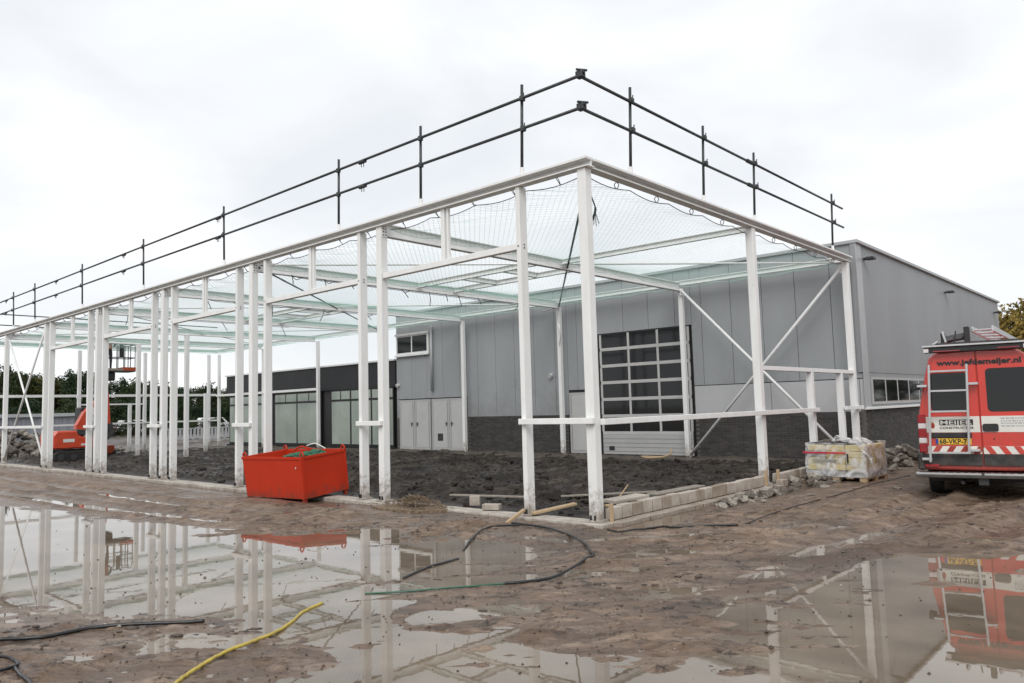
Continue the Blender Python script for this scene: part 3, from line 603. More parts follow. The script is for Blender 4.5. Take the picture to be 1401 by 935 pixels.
# sectional overhead door
OD = MB().box(-8.06, -4.72, WY+0.0, WY+0.04, -0.1, 3.872).build('overhead_door', 'black_frame', WH)
xs = [-7.93, -6.87, -5.82, -4.78]
MB().box(-7.95, -4.76, WY-0.03, WY-0.001, 0.05, 0.66).build('bottom_panel', 'door_grey', OD, 0.005)
for i in range(4): MB().box(-7.94, -4.77, WY-0.036, WY-0.031, 0.14+0.13*i, 0.145+0.13*i).build('groove', 'seam', OD)
MB().box(-7.72, -7.52, WY-0.04, WY-0.031, 0.17, 0.3).build('handle_recess', 'dark', OD)
for i in range(6):
    z0 = 0.66+i*0.53; z1 = z0+0.53
    MB().box(-7.95, -4.76, WY-0.03, WY-0.001, z0+0.002, z0+0.10).build('section_rail', 'door_white', OD, 0.004)
    for x in xs: MB().box(x-0.038, x+0.038, WY-0.0295, WY-0.001, z0+0.102, z1).build('mullion', 'door_white', OD, 0.003)
    for a, b in zip(xs[:-1], xs[1:]): MB().box(a+0.04, b-0.04, WY-0.018, WY-0.006, z0+0.104, z1-0.002).build('pane', 'glass_dark', OD)
# personnel door and the four service doors
def leaf(x0, x1, z0, z1, hx, inner=True):
    d = MB().box(x0, x1, WY-0.03, WY+0.02, z0, z1).build('door', 'door_grey', WH, 0.006)
    MB().box(x0+0.10, x1-0.10, WY-0.038, WY-0.031, z0+0.1, z1-0.1).build('door_panel', 'door_white', d, 0.004)
    b = MB()
    for a in ((x0+0.09, x0+0.098), (x1-0.098, x1-0.09)): b.box(a[0], a[1], WY-0.035, WY-0.0305, z0+0.09, z1-0.09)
    b.build('groove', 'seam', d)
    MB().box(hx-0.012, hx+0.012, WY-0.07, WY-0.031, z0+0.93, z0+1.08).box(hx-0.012, hx+0.11, WY-0.085, WY-0.071, z0+1.03, z0+1.05).build('handle', 'steel_dark', d)
    return d
MB().box(-9.35, -8.085, WY+0.021, WY+0.045, -0.1, 2.11).build('door_recess', 'black_frame', WH)
leaf(-9.27, -8.2, 0.05, 2.03, -8.35)
MB().box(-18.1, -14.13, WY+0.021, WY+0.045, -0.1, 2.055).build('door_recess', 'seam', WH)
for i, (a, b, hx) in enumerate(((-18.06, -17.12, -17.28), (-17.1, -16.17, -16.95), (-16.1, -15.1, -15.25), (-15.08, -14.16, -14.95))):
    d = leaf(a, b, 0.04, 2.02, hx)
    if i == 2: MB().box(-15.75, -15.45, WY-0.045, WY-0.039, 0.4, 0.68).build('vent_grille', 'steel_dark', d)
# high window
wn = MB().box(-18.2, -16.2, WY-0.05, WY-0.002, 3.84, 4.70).build('window', 'trim_white', WH, 0.008)
for a, b in ((-18.1, -17.25), (-17.17, -16.3)): MB().box(a, b, WY-0.058, WY-0.051, 3.95, 4.59).build('pane', 'glass_dark', wn)
MB().box(-18.22, -16.15, WY-0.12, WY-0.051, 3.79, 3.86).build('sill', 'trim_white', wn); MB().box(-18.22, -16.15, WY-0.1, WY-0.051, 4.64, 4.73).build('window_head', 'trim_white', wn)
MB().tube([(-15.98, WY-0.09, 2.32), (-15.98, WY-0.09, 4.9)], 0.055, 10).build('flue_pipe', 'coping', WH, smooth=True)
for (x, z) in ((-10.0, 2.66), (-18.1, 2.66)): MB().cbox((x, WY-0.02, z), (0.1, 0.04, 0.12)).tube([(x, WY-0.04, z), (x, WY-0.13, z-0.04)], [0.05, 0.085], 10).build('wall_lamp', 'glove_paper', WH)

# ---------------------------------------------------------------- low showroom
SR = thing('black_showroom', 'low black-fronted showroom with pale shop windows left of the warehouse', 'building', (-25, 11.4, 0))
X = lambda x: x+25
MB().box(X(-32.5), X(-18.34), 0.12, 9, -0.3, 3.6).build('wall', 'black_frame', SR)
for a, b in ((-32.6, -27.95), (-27.94, -23.25), (-23.24, -18.34)): MB().box(X(a), X(b), 0.0, 0.1, 2.6, 3.68).build('fascia_panel', 'fascia', SR, 0.006)
MB().box(X(-32.7), X(-18.34), -0.06, 9.1, 3.682, 3.75).build('roof_edge', 'trim_white', SR)
MB().box(X(-32.6), X(-18.34), 0.02, 0.119, -0.25, 0.09).build('plinth', 'black_frame', SR)
for a, b, n_ in ((-32.3, -28.2, 3), (-27.75, -23.75, 2), (-22.95, -18.5, 3)):
    f = MB().box(X(a), X(b), 0.03, 0.118, 0.092, 2.598).build('shop_window', 'black_frame', SR)
    st = (b-a)/n_
    for i in range(n_):
        x0 = a+i*st+0.06; x1 = a+(i+1)*st-0.06; MB().box(X(x0), X(x1), 0.018, 0.029, 0.2, 2.08).build('pane', 'glass_pale', f)
        xm = (x0+x1)/2
        for p, q in ((x0, xm-0.04), (xm+0.04, x1)): MB().box(X(p), X(q), 0.018, 0.029, 2.18, 2.54).build('pane', 'glass_pale', f)

# ---------------------------------------------------------------- foundation and block wall
FB = thing('foundation_beam', 'pale concrete foundation beam under the front columns', 'foundation', (0, 0, 0))
random.seed(5)
edges = [0.16, -1.0, -2.0, -3.2, -4.6, -6.2, -8.6, -11.5, -14.2, -17, -20, -23, -26, -29, -33.2]
for a, b in zip(edges[:-1], edges[1:]):
    j = random.uniform(-0.02, 0.02); MB().box(b+0.006, a-0.006, -0.12+j, 0.24, -0.3, -0.008-abs(j)*0.4).build('beam_section', 'concrete', FB, 0.014)
BW = thing('block_wall', 'low stepped wall of pale blocks along the side of the frame', 'wall', (0, 0, 0))
MB().box(-0.005, 0.085, 0.22, 5.3, -0.2, 0.165).box(0.03, 0.262, 0.16, 5.3, -0.3, -0.02).build('mortar_core', 'clod', BW)
V = 0.2
while V < 7.95:
    if not (5.36 < V+0.13 < 5.74):
        MB().box(-0.02+random.uniform(-.006, .006), 0.1+random.uniform(-.004, .004), V+0.010, V+0.257, 0.004, 0.185+random.uniform(-.008, .006)).build('block', random.choice(('block', 'block', 'block_b')), BW, 0.006)
    V += 0.267
V = 0.14
while V < 5.4:
    MB().box(0.02, 0.275+random.uniform(-.01, .006), V+0.010, V+0.252, -0.25, 0.0-random.uniform(0, .01)).build('block', random.choice(('block', 'block', 'block_b')), BW, 0.007); V += 0.262
while V < 7.9: MB().box(0.02, 0.17+random.uniform(-.02, .01), V+0.005, V+0.255, -0.25, -0.01).build('block', random.choice(('block', 'block_b')), BW, 0.01); V += 0.262

# ---------------------------------------------------------------- loose blocks, planks, stakes
def loose(name, lab, cat, a, b, w_, h_, m, upv=(0, 0, 1), group=None): return tag(MB().beam(a, b, w_, h_, upv).build(name, m, None, 0.006), lab, cat, group)
loose('loose_block', 'upright pale block on the foundation left of the second front column', 'block', (-2.92, 0.42, 0.07), (-2.78, 0.52, 0.07), 0.12, 0.16, 'block')
loose('loose_block', 'flat pale block lying on the foundation nearer the second front column', 'block', (-2.32, 0.13, 0.045), (-2.06, 0.24, 0.045), 0.14, 0.09, 'block')
loose('wooden_stake', 'pale wooden stake leaning against the foot of the second front column', 'stake', (-1.2, -0.55, -0.04), (-1.22, -0.14, 0.10), 0.045, 0.045, 'wood')
loose('plank', 'pale plank lying between the corner column and the second front column', 'plank', (-1.2, 0.02, 0.03), (-0.98, 0.78, 0.10), 0.1, 0.04, 'wood')
loose('wooden_stake', 'upright wooden stake at the corner column beside the block wall', 'stake', (0.115, 0.17, -0.1), (0.115, 0.17, 0.24), 0.045, 0.045, 'wood', (1, 0, 0))
loose('batten', 'wooden batten laid on the block wall end by the corner column', 'plank', (0.04, 0.2, 0.208), (-0.4, 0.42, 0.12), 0.06, 0.035, 'wood')
loose('wooden_stake', 'upright wooden stake on the near side of the middle side column', 'stake', (0.12, 5.2, -0.1), (0.12, 5.2, 0.30), 0.05, 0.05, 'wood', (1, 0, 0))
loose('wooden_stake', 'upright wooden stake on the far side of the middle side column', 'stake', (0.12, 5.75, -0.1), (0.12, 5.75, 0.27), 0.05, 0.05, 'wood', (1, 0, 0))
loose('loose_block', 'pale block set against the foot of the middle side column', 'block', (0.2, 5.6, 0.02), (0.2, 5.85, 0.02), 0.13, 0.13, 'block')
loose('slab', 'whitish slab lying on the soil inside the block wall', 'slab', (-0.55, 1.05, 0.13), (-0.38, 1.75, 0.16), 0.3, 0.05, 'block')
loose('grey_board', 'long grey board lying on the soil behind the corner column', 'plank', (-2.0, 1.7, 0.06), (-0.75, 2.75, 0.1), 0.09, 0.03, 'wood_grey')
loose('grey_board', 'thin grey board on the soil behind the second front column', 'plank', (-3.9, 0.9, 0.06), (-2.2, 1.25, 0.08), 0.1, 0.03, 'wood_grey')
loose('bent_stick', 'thin pale stick poking up from the soil near the block wall', 'stick', (-0.6, 1.25, 0.05), (-0.52, 1.55, 0.34), 0.02, 0.02, 'wood')
loose('plank', 'greyish board half buried in the soil inside the block wall', 'plank', (-0.5, 2.2, 0.12), (-0.32, 3.5, 0.15), 0.22, 0.03, 'wood_grey')
tag(MB().tube(spline([(-5.1, 10.7, 0.3), (-5.08, 10.6, 0.15), (-5.2, 10.3, 0.09), (-5.7, 10.1, 0.1), (-5.3, 9.8, 0.09), (-5.0, 10.1, 0.1)], 6), 0.025, 6).build('pale_pipe', 'wood', None, smooth=True), 'short pale flexible pipe coming out of the soil by the overhead door', 'pipe')


# chunks of rubble
def chunk_mesh(seed, m, n=1):
    rs = random.Random(seed); bm = bmesh.new(); bmesh.ops.create_icosphere(bm, subdivisions=n, radius=0.5)
    for v in bm.verts: v.co *= rs.uniform(0.7, 1.15); v.co.x *= 1.0; v.co.z = max(-0.32, min(0.34, v.co.z*rs.uniform(0.7, 1)))
    me = bpy.data.meshes.new('chunk'); bm.to_mesh(me); bm.free(); me.materials.append(MT[m]); return me
CH = [chunk_mesh(i, 'chunk' if i % 3 else 'chunk_pale') for i in range(9)]
def slabchunk(seed):
    rs = random.Random(seed); m_ = MB(); P = [(0.5*math.cos(t)*rs.uniform(0.8, 1.1), 0.35*math.sin(t)*rs.uniform(0.8, 1.1)) for t in np.linspace(0, 2*math.pi, 7)[:-1]]
    return m_.prism(P, 'z', -0.12, 0.12).mesh('slab', 0.02)
SLB = [slabchunk(i) for i in range(5)]
for i, me in enumerate(SLB): me.materials.append(MT['chunk_pale' if i % 2 else 'chunk'])
random.seed(21)
def put(mesh, name, lab, cat, grp, x, y, z, s, tilt=0.4, flat=1):
    o = bpy.data.objects.new(name, mesh); COL.objects.link(o); o.location = (x, y, z); o.scale = (s, s*random.uniform(0.7, 1), s*random.uniform(0.6, 1)*flat)
    o.rotation_euler = (random.uniform(-tilt, tilt), random.uniform(-tilt, tilt), random.uniform(0, 6.28)); return tag(o, lab, cat, grp)
for i in range(46):
    v = random.uniform(2.6, 5.2); put(random.choice(CH+SLB), 'rubble_piece', 'broken grey rubble lying against the foot of the block wall before the middle side column', 'rubble', 'rubble along the block wall', 0.36+random.uniform(0, 0.35), v, -0.06+random.uniform(-0.02, 0.07), random.uniform(0.10, 0.32), 0.6)
for i in range(34):
    v = random.uniform(5.9, 7.3); put(random.choice(SLB+CH), 'rubble_piece', 'broken grey paver in the low heap between the middle side column and the pallet', 'rubble', 'paver heap beside the pallet', 0.35+random.uniform(-.05, 0.55), v, -0.04+random.uniform(0, 0.16), random.uniform(0.14, 0.36), 0.5)
for i in range(70):
    v = random.uniform(8.6, 12.6); x = 0.75+random.gauss(0, 0.38)+0.12*(v-8.6); put(random.choice(SLB+CH), 'rubble_piece', 'grey paver rubble heaped behind the pallet along the side wall', 'rubble', 'rubble heap behind the pallet', max(0.3, x), v, 0.0+max(0, random.uniform(0, 0.42)*(1-abs(x-0.95)/1.2)), random.uniform(0.18, 0.5), 0.7)
for i, (x, y, s, l_) in enumerate(((1.25, 4.4, 0.22, 'flat pale stone on the mud right of the middle side column'), (1.05, 5.6, 0.3, 'long pale stone lying before the pallet heap'), (0.95, 3.2, 0.2, 'small pale stone on the mud midway along the block wall'), (2.2, 5.9, 0.22, 'pale flat stone between the pallet and the van'))):
    put(SLB[1], 'loose_stone', l_, 'stone', None, x, y, gz(x, y)+0.02, s, 0.1, 0.5)
# far rubble heap on the left
hb = MB(); random.seed(31)
for i in range(420):
    x = random.uniform(-42, -34.5); y = random.uniform(0.0, 7); hmax = 1.15*max(0, 1-abs((x+38)/4.2)**2)*max(0.15, 1-abs((y-3)/4.2)**2)
    z = random.uniform(0, 1)*hmax-0.05; me = random.choice(CH+SLB); s = random.uniform(0.25, 0.6)
    M = Matrix.Translation((x, y, z)) @ Matrix.Rotation(random.uniform(0, 6), 4, 'Z') @ Matrix.Rotation(random.uniform(-.7, .7), 4, 'X') @ Matrix.Scale(s, 4)
    o_ = len(hb.v); hb.v += [tuple(M @ v.co) for v in me.vertices]; hb.f += [tuple(o_+q for q in p.vertices) for p in me.polygons]
me = bpy.data.meshes.new('rubble_heap'); me.from_pydata(hb.v, [], hb.f)
for q in ('chunk', 'chunk_pale'): me.materials.append(MT[q])
for p in me.polygons: p.material_index = 1 if (p.index//14) % 5 < 2 else 0
tag(obj('rubble_heap', me, None), 'heap of grey demolition rubble beyond the left end of the frame', 'rubble', kind='stuff')
# straw and root debris at the foundation
sb = MB(); random.seed(41)
for i in range(420):
    a = random.uniform(0, 6.28); r_ = abs(random.gauss(0, 0.33)); x = -3.7+r_*math.cos(a)*1.25; y = -0.12+r_*math.sin(a)*0.6; z = 0.17*max(0, 1-r_/0.75)-0.04+random.uniform(-.02, .03)
    b_ = random.uniform(0, 6.28); L = random.uniform(0.04, 0.15); sb.beam((x, y, z), (x+L*math.cos(b_), y+L*math.sin(b_), z+random.uniform(-.04, .045)), 0.012, 0.008)
sb.prism([(-4.4, -.5), (-3.9, -0.62), (-3.2, -0.5), (-2.9, -.1), (-3.4, 0.2), (-4.2, 0.1)], 'z', -0.15, -0.01)
tag(sb.build('root_debris', 'straw'), 'tangle of dry roots and straw on the foundation edge', 'debris', kind='stuff')
# crumbs and pebbles over the mud
pb = {'chunk': MB(), 'chunk_pale': MB(), 'clod': MB()}
random.seed(51); pts = []
for i in range(9000):
    if i % 2: x, y = random.uniform(-3.5, 5.8), random.uniform(-7.4, -0.2)
    else:
        x, y = random.uniform(-9, 6.5), random.uniform(-7.4, 7)
    if x < 0.3 and y > -0.2: continue
    pts.append((x, y))
PX = np.array(pts); hz = ground_h(PX[:, :1], PX[:, 1:])[:, 0]
for (x, y), h in zip(pts, hz):
    if h < WATER-0.002:
        if random.random() > 0.12: continue
        h = WATER+0.001
    k = random.random(); m = 'chunk_pale' if k < 0.14 else ('chunk' if k < 0.3 else 'clod'); s = random.uniform(0.003, 0.011)*(1.8 if random.random() < 0.06 else 1)*(1.2 if m == 'clod' else 1)
    o_ = len(pb[m].v); q = [(1, 0, 0.1), (-0.3, 0.9, 0), (-0.6, -0.8, 0.1), (0.1, 0.1, 0.9), (0, 0, -0.6)]; a = random.uniform(0, 6.28); ca, sa = math.cos(a), math.sin(a)
    pb[m].v += [(x+s*(u*ca-v*sa)*random.uniform(.7, 1.4), y+s*(u*sa+v*ca)*random.uniform(.7, 1.4), h+s*w_) for u, v, w_ in q]
    pb[m].f += [tuple(o_+t for t in f) for f in ((0, 1, 3), (1, 2, 3), (2, 0, 3), (1, 0, 4), (2, 1, 4), (0, 2, 4))]
for m, nm, lb in (('chunk', 'gravel', 'grey gravel strewn over the wet mud'), ('chunk_pale', 'pebbles', 'pale pebbles strewn over the wet mud'), ('clod', 'soil_crumbs', 'dark soil crumbs strewn over the wet mud')): tag(pb[m].build(nm, m), lb, 'gravel', kind='stuff')

cm_ = MB(); random.seed(55); cp = [(-0.4-random.random()**1.5*22, 0.5+random.random()*10.3) for i in range(2600)]; ca_ = np.array(cp); ch_ = soil_h(ca_[:, :1], ca_[:, 1:])[:, 0]
for (x, y), h in zip(cp, ch_):
    me = random.choice(CH); s = random.uniform(0.03, 0.13)*(2.4 if random.random() < 0.08 else 1); M = Matrix.Translation((x, y, h+s*0.1)) @ Matrix.Rotation(random.uniform(0, 6), 4, 'Z') @ Matrix.Rotation(random.uniform(-.5, .5), 4, 'X') @ Matrix.Diagonal((s, s*random.uniform(0.5, 1), s*random.uniform(0.4, 0.8), 1))
    o_ = len(cm_.v); cm_.v += [tuple(M @ v.co) for v in me.vertices]; cm_.f += [tuple(o_+q for q in p.vertices) for p in me.polygons]
mc_ = MB(); random.seed(57); cp = []
for q in range(70):
    cx, cy = random.uniform(-6, 6), random.uniform(-7.2, 5)
    if cx < 0.6 and cy > -0.6: continue
    for k in range(random.randint(6, 26)): t = random.gauss(0, 0.35); u_ = random.gauss(0, 0.09); cp.append((cx+0.74*t-0.67*u_, cy+0.67*t+0.74*u_))
ca_ = np.array(cp); ch_ = ground_h(ca_[:, :1], ca_[:, 1:])[:, 0]
for (x, y), h in zip(cp, ch_):
    if h < WATER-0.012: continue
    me = random.choice(CH); s = random.uniform(0.015, 0.06)*(1.5 if random.random() < 0.1 else 1); M = Matrix.Translation((x, y, h)) @ Matrix.Rotation(0.73+random.gauss(0, 0.4), 4, 'Z') @ Matrix.Diagonal((s*1.6, s*0.8, s*random.uniform(0.3, 0.7), 1))
    o_ = len(mc_.v); mc_.v += [tuple(M @ v.co) for v in me.vertices]; mc_.f += [tuple(o_+q for q in p.vertices) for p in me.polygons]
tag(mc_.build('mud_clods', 'clod', None, 0, True), 'dark clods of churned mud scattered over the yard', 'mud', kind='stuff')
tag(cm_.build('soil_clods', 'soil'), 'dark lumps of dug soil lying all over the soil bed', 'soil', kind='stuff')

# ---------------------------------------------------------------- hoses and cables on the ground
def cable(name, lab, cat, pts, r, m, lift=0.0):
    P = spline([(x, y, 0) for x, y in pts], 9); a = np.array([[p.x, p.y] for p in P]); h = ground_h(a[:, :1], a[:, 1:])[:, 0]
    h = np.maximum(h, WATER-r*0.2); hp = np.pad(h, 4, 'edge'); h = np.max([hp[i:i+len(h)] for i in range(9)], 0); h = np.convolve(np.pad(h, 6, 'edge'), np.ones(13)/13, 'valid')+0.001; Q = [(p.x+random.uniform(-.004, .004), p.y+random.uniform(-.004, .004), z+r*0.45+lift) for p, z in zip(P, h)]
    return tag(MB().tube(Q, r, 8).build(name, m, None, smooth=True), lab, cat)
cable('black_hose', 'black hose looping from the foundation out to the left puddle', 'hose', [(-1.1, -0.55), (-0.46, -0.6), (0.3, -1.0), (0.85, -1.41), (1.08, -1.67), (1.32, -1.91), (1.42, -2.2), (1.51, -2.68), (1.52, -3.09), (1.35, -3.35)], 0.015, 'cable_black')
cable('green_hose', 'thin green hose trailing into the shallow puddle', 'hose', [(1.36, -3.33), (1.19, -3.57), (0.97, -3.83), (0.82, -4.0), (0.5, -4.3)], 0.008, 'hose_green')
cable('black_cable', 'short black cable curving off the foundation towards the puddle', 'cable', [(-0.9, -0.62), (-1.01, -0.8), (-1.06, -1.12), (-0.65, -1.8), (-0.24, -2.34)], 0.012, 'cable_black')
cable('black_cable', 'black cable piece emerging from the middle of the puddle', 'cable', [(0.05, -2.7), (0.09, -2.93), (0.13, -3.22), (0.3, -3.68)], 0.015, 'cable_black')
cable('yellow_hose', 'yellow hose running across the mud in the foreground', 'hose', [(0.47, -4.74), (0.59, -5.0), (0.77, -5.21), (0.98, -5.5), (1.08, -5.73), (1.14, -5.95), (1.28, -6.2), (1.44, -6.42), (1.58, -6.57), (1.9, -6.9)], 0.013, 'hose_yellow')
cable('black_cable', 'black cable along the left foreground mud', 'cable', [(-1.1, -7.3), (-0.61, -6.99), (-0.51, -6.88), (-0.32, -6.65), (-0.3, -6.35), (-0.14, -6.08), (0.07, -5.83), (0.2, -5.66)], 0.015, 'cable_black')
cable('cable_loop', 'black cable loop in the bottom left corner', 'cable', [(-0.1, -7.1), (0.02, -7.0), (0.15, -6.96), (0.28, -6.98), (0.34, -7.08), (0.30, -7.2), (0.16, -7.35)], 0.011, 'cable_black')
cable('black_cable', 'black cable end crossing the loop in the bottom left corner', 'cable', [(0.30, -7.0), (0.54, -7.03), (0.78, -7.04), (1.0, -7.1)], 0.011, 'cable_black')
cable('black_cable', 'tangled black cable at the foot of the corner block wall', 'cable', [(0.3, -0.2), (0.45, -0.28), (0.55, -0.25), (0.6, -0.05), (0.73, 0.1), (0.84, 0.35), (1.0, 0.3), (1.3, 0.49), (1.69, 0.74)], 0.013, 'cable_black')
cable('black_cable', 'thin dark cable stretched over the mud past the pallet', 'cable', [(1.67, 1.01), (1.64, 2.0), (1.64, 3.38), (1.67, 4.94), (1.67, 6.52), (1.74, 8.44)], 0.008, 'cable_black')

# ---------------------------------------------------------------- red skip
SK = thing('red_skip', 'red steel skip tilted on the foundation edge in the front opening', 'skip', (-6.322, -0.566, -0.04))
SK.rotation_euler = (R(5.16), R(-0.84), R(3.92))
W_, D_, H_ = 1.956, 1.052, 0.824
def wall4(name, P, m, t, nrm, bev=0.004):
    q = V3(nrm)*t; return MB().quadbox([V3(P[0]), V3(P[1]), V3(P[2]), V3(P[3]), V3(P[0])+q, V3(P[1])+q, V3(P[2])+q, V3(P[3])+q]).build(name, m, SK, bev)
l0, b0 = -W_+0.06, 0.04
wall4('front_wall', [(l0, 0, 0.03), (0, 0, 0.03), (0, 0, H_), (-W_, 0, H_)], 'bin_red', 0.02, (0, 1, 0))
wall4('back_wall', [(l0, D_, 0.03), (0, D_, 0.03), (0, D_, H_), (-W_, D_, H_)], 'bin_red', 0.02, (0, -1, 0))
wall4('end_wall', [(0, 0.021, 0.03), (0, D_-0.021, 0.03), (0, D_-0.021, H_), (0, 0.021, H_)], 'bin_red', 0.02, (-1, 0, 0))
wall4('end_wall', [(l0, 0.021, 0.03), (l0, D_-0.021, 0.03), (-W_, D_-0.021, H_), (-W_, 0.021, H_)], 'bin_red', 0.02, (1, 0, 0))
MB().box(l0+0.02, -0.021, 0.021, D_-0.021, 0.035, 0.06).build('floor_plate', 'bin_in', SK)
rim = MB().box(-W_-0.012, 0.012, -0.014, -0.001, H_-0.05, H_+0.006).box(-W_-0.012, 0.012, D_+0.001, D_+0.014, H_-0.05, H_+0.006).box(0.001, 0.014, 0, D_, H_-0.05, H_+0.005).box(-W_-0.014, -W_-0.001, 0, D_, H_-0.05, H_+0.005)
rim.build('rim', 'bin_red', SK, 0.004)
MB().box(0.001, 0.012, 0.0, 0.05, 0.03, H_-0.052).box(-0.05, 0.0, -0.012, -0.001, 0.03, H_-0.052).box(0.001, 0.012, D_-0.05, D_, 0.03, H_-0.052).build('corner_post', 'bin_red', SK, 0.003)
for x, y in ((-0.05, 0.04), (-0.05, D_-0.05), (l0+0.05, 0.04), (l0+0.05, D_-0.05)): MB().box(x-0.035, x+0.035, y-0.035, y+0.035, -0.07, 0.03).build('foot', 'bin_red', SK, 0.003)
for x, y in ((-0.03, D_-0.03), (-W_+0.03, 0.04), (-W_+0.03, D_-0.03), (-0.03, 0.04)):
    lu = MB(); A = [(x+0.055*math.cos(t), H_+0.01+0.075*math.sin(t)) for t in np.linspace(0, math.pi, 9)]
    lu.tube([(p[0], y, p[1]) for p in A], 0.016, 6).build('lifting_lug', 'bin_red', SK)
tag(MB().cbox((-0.18, -0.0135, 0.62), (0.03, 0.002, 0.03)).build('scuff', 'glove_paper', SK), None)
# green sheeting stuffed in the skip
GC = thing('green_sheeting', 'crumpled green net sheeting heaped inside the red skip', 'sheeting', (-7.15, -0.12, 0.10))
random.seed(61)
def lump(cx, cy, cz, rx, ry, rz, seed, m='green_cloth', name='fold'):
    bm = bmesh.new(); bmesh.ops.create_icosphere(bm, subdivisions=3, radius=1.0)
    from mathutils import noise
    for v in bm.verts:
        n_ = noise.noise(v.co*1.9+V3((seed*3.1, 0, 0))); n2 = noise.noise(v.co*5+V3((seed, 7, 0))); v.co *= 1+0.35*n_+0.15*n2; v.co = V3((cx+v.co.x*rx, cy+v.co.y*ry, cz+v.co.z*rz))
    me = bpy.data.meshes.new(name); bm.to_mesh(me); bm.free(); return obj(name, me, m, GC)
for i, a in enumerate(((0.34, 0.12, 0.68, 0.24, 0.17, 0.11), (0.1, 0.02, 0.62, 0.26, 0.2, 0.12), (-0.3, 0.05, 0.6, 0.36, 0.2, 0.10), (-0.15, 0.1, 0.42, 0.6, 0.22, 0.25), (0.4, 0.1, 0.5, 0.2, 0.22, 0.2))): lump(*a, i)
MB().tube(spline([(-0.2, -0.05, 0.76), (0.0, 0.0, 0.84), (0.12, 0.1, 0.8), (0.2, 0.2, 0.78)], 5), 0.018, 6).build('strap', 'bin_red', GC)
MB().tube(spline([(0.2, 0.0, 0.86), (0.35, 0.1, 0.90), (0.55, 0.2, 0.8)], 5), 0.012, 6).build('strap', 'glove_paper', GC)

# ---------------------------------------------------------------- wrapped pallet
PL = thing('wooden_pallet', 'wooden pallet carrying a film-wrapped pack beside the rubble', 'pallet', (0.28, 6.80, -0.06), R(-3))
for y in (0.0, 0.5, 1.0): MB().box(0.0, 1.15, y, y+0.1, 0.002, 0.024).build('bottom_board', 'wood', PL)
for y in (0.0, 0.5, 1.0):
    for x in (0.0, 0.5, 1.02): MB().box(x, x+0.13, y+0.002, y+0.098, 0.025, 0.10).build('pallet_block', 'wood', PL)
for x in (0.0, 0.25, 0.5, 0.77, 1.02): MB().box(x, x+0.13, 0.0, 1.1, 0.101, 0.122).build('top_board', 'wood', PL)
PK = thing('wrapped_pack', 'yellowish building material pack wrapped in torn clear film with red tape', 'pack', (0.28, 6.80, 0.065), R(-3))
random.seed(71)
z = 0.0
for r_ in range(5):
    for k in range(3):
        h_ = 0.125; MB().box(0.01+0.38*k+random.uniform(0, .012), 0.375+0.38*k, random.uniform(0.005, 0.02), 1.06, z+0.003, z+h_-0.003).build('bundle', 'pack_grey' if r_ in (0,) or (r_ == 3 and k == 0) else 'pack_yellow', PK, 0.012)
    z += 0.125
MB().box(0.03, 1.05, 0.03, 1.0, 0.63, 0.655).build('top_sheet', 'dark', PK)
from mathutils import noise as mnoise
def filmsheet(fn, nu, nv, name='film', m='film'):
    v = []; f = []
    for i in range(nu+1):
        for j in range(nv+1): v.append(tuple(fn(i/nu, j/nv)))
    for i in range(nu):
        for j in range(nv): a = i*(nv+1)+j; f.append((a, a+nv+1, a+nv+2, a+1))
    me = bpy.data.meshes.new(name); me.from_pydata(v, [], f)
    for p in me.polygons: p.use_smooth = True
    return obj(name, me, m, PK)
def wrapf(u, v):
    per = u*4.4; z = 0.005+v*0.66
    if per < 1.14: p = (per, -0.012, z)
    elif per < 2.22: p = (1.155, per-1.14, z)
    elif per < 3.36: p = (1.14-(per-2.22), 1.075, z)
    else: p = (-0.012, 1.07-(per-3.36), z)
    n_ = 0.028*mnoise.noise(V3((per*4, z*6, 0.3)))+0.012*mnoise.noise(V3((per*13, z*14, 2)))
    cx, cy = p[0]-0.57, p[1]-0.53; L = math.hypot(cx, cy); k = 1+(n_+0.012)/L
    return (0.57+cx*k, 0.53+cy*k, z+0.02*mnoise.noise(V3((per*3, 9, 1)))*v)
filmsheet(wrapf, 120, 18)
def drape(u, v):   # loose flap blown over the right-hand end
    x = 0.55+u*0.75; y = -0.06-0.05*v+0.15*math.sin(u*3)*v+v*0.5*(1-u)
    z = 0.70-0.10*u*u-0.42*max(0, u-0.45)**1.1*(1+0.6*v)+0.10*math.sin(v*3.1)*(1-u)+0.03*mnoise.noise(V3((u*7, v*6, 4)))
    return (x, y, z)
filmsheet(drape, 30, 16)
def hood(u, v):
    a = u*math.pi; x = 0.82+0.30*v+0.04*math.sin(a*4)*v; y = 0.02+0.9*u; z = 0.60+0.16*math.sin(a)**0.5*(1-v*v)+0.02*mnoise.noise(V3((u*9, v*7, 8))); return (x, y, z)
filmsheet(hood, 24, 14)
MB().box(-0.05, 0.80, -0.047, -0.044, 0.455, 0.488).build('red_tape', 'tape_red', PK); MB().box(0.82, 0.85, -0.05, -0.045, 0.28, 0.46).build('label', 'dark', PK)
MB().box(0.15, 0.62, -0.047, -0.044, 0.30, 0.345).build('label', 'pack_grey', PK)
for i, (x, y) in enumerate(((0.2, 0.35), (0.52, 0.2), (0.72, 0.3))): tag(MB().box(x, x+0.2, y, y+0.1, 0.657, 0.71).build('paver', 'chunk', PK, 0.006))

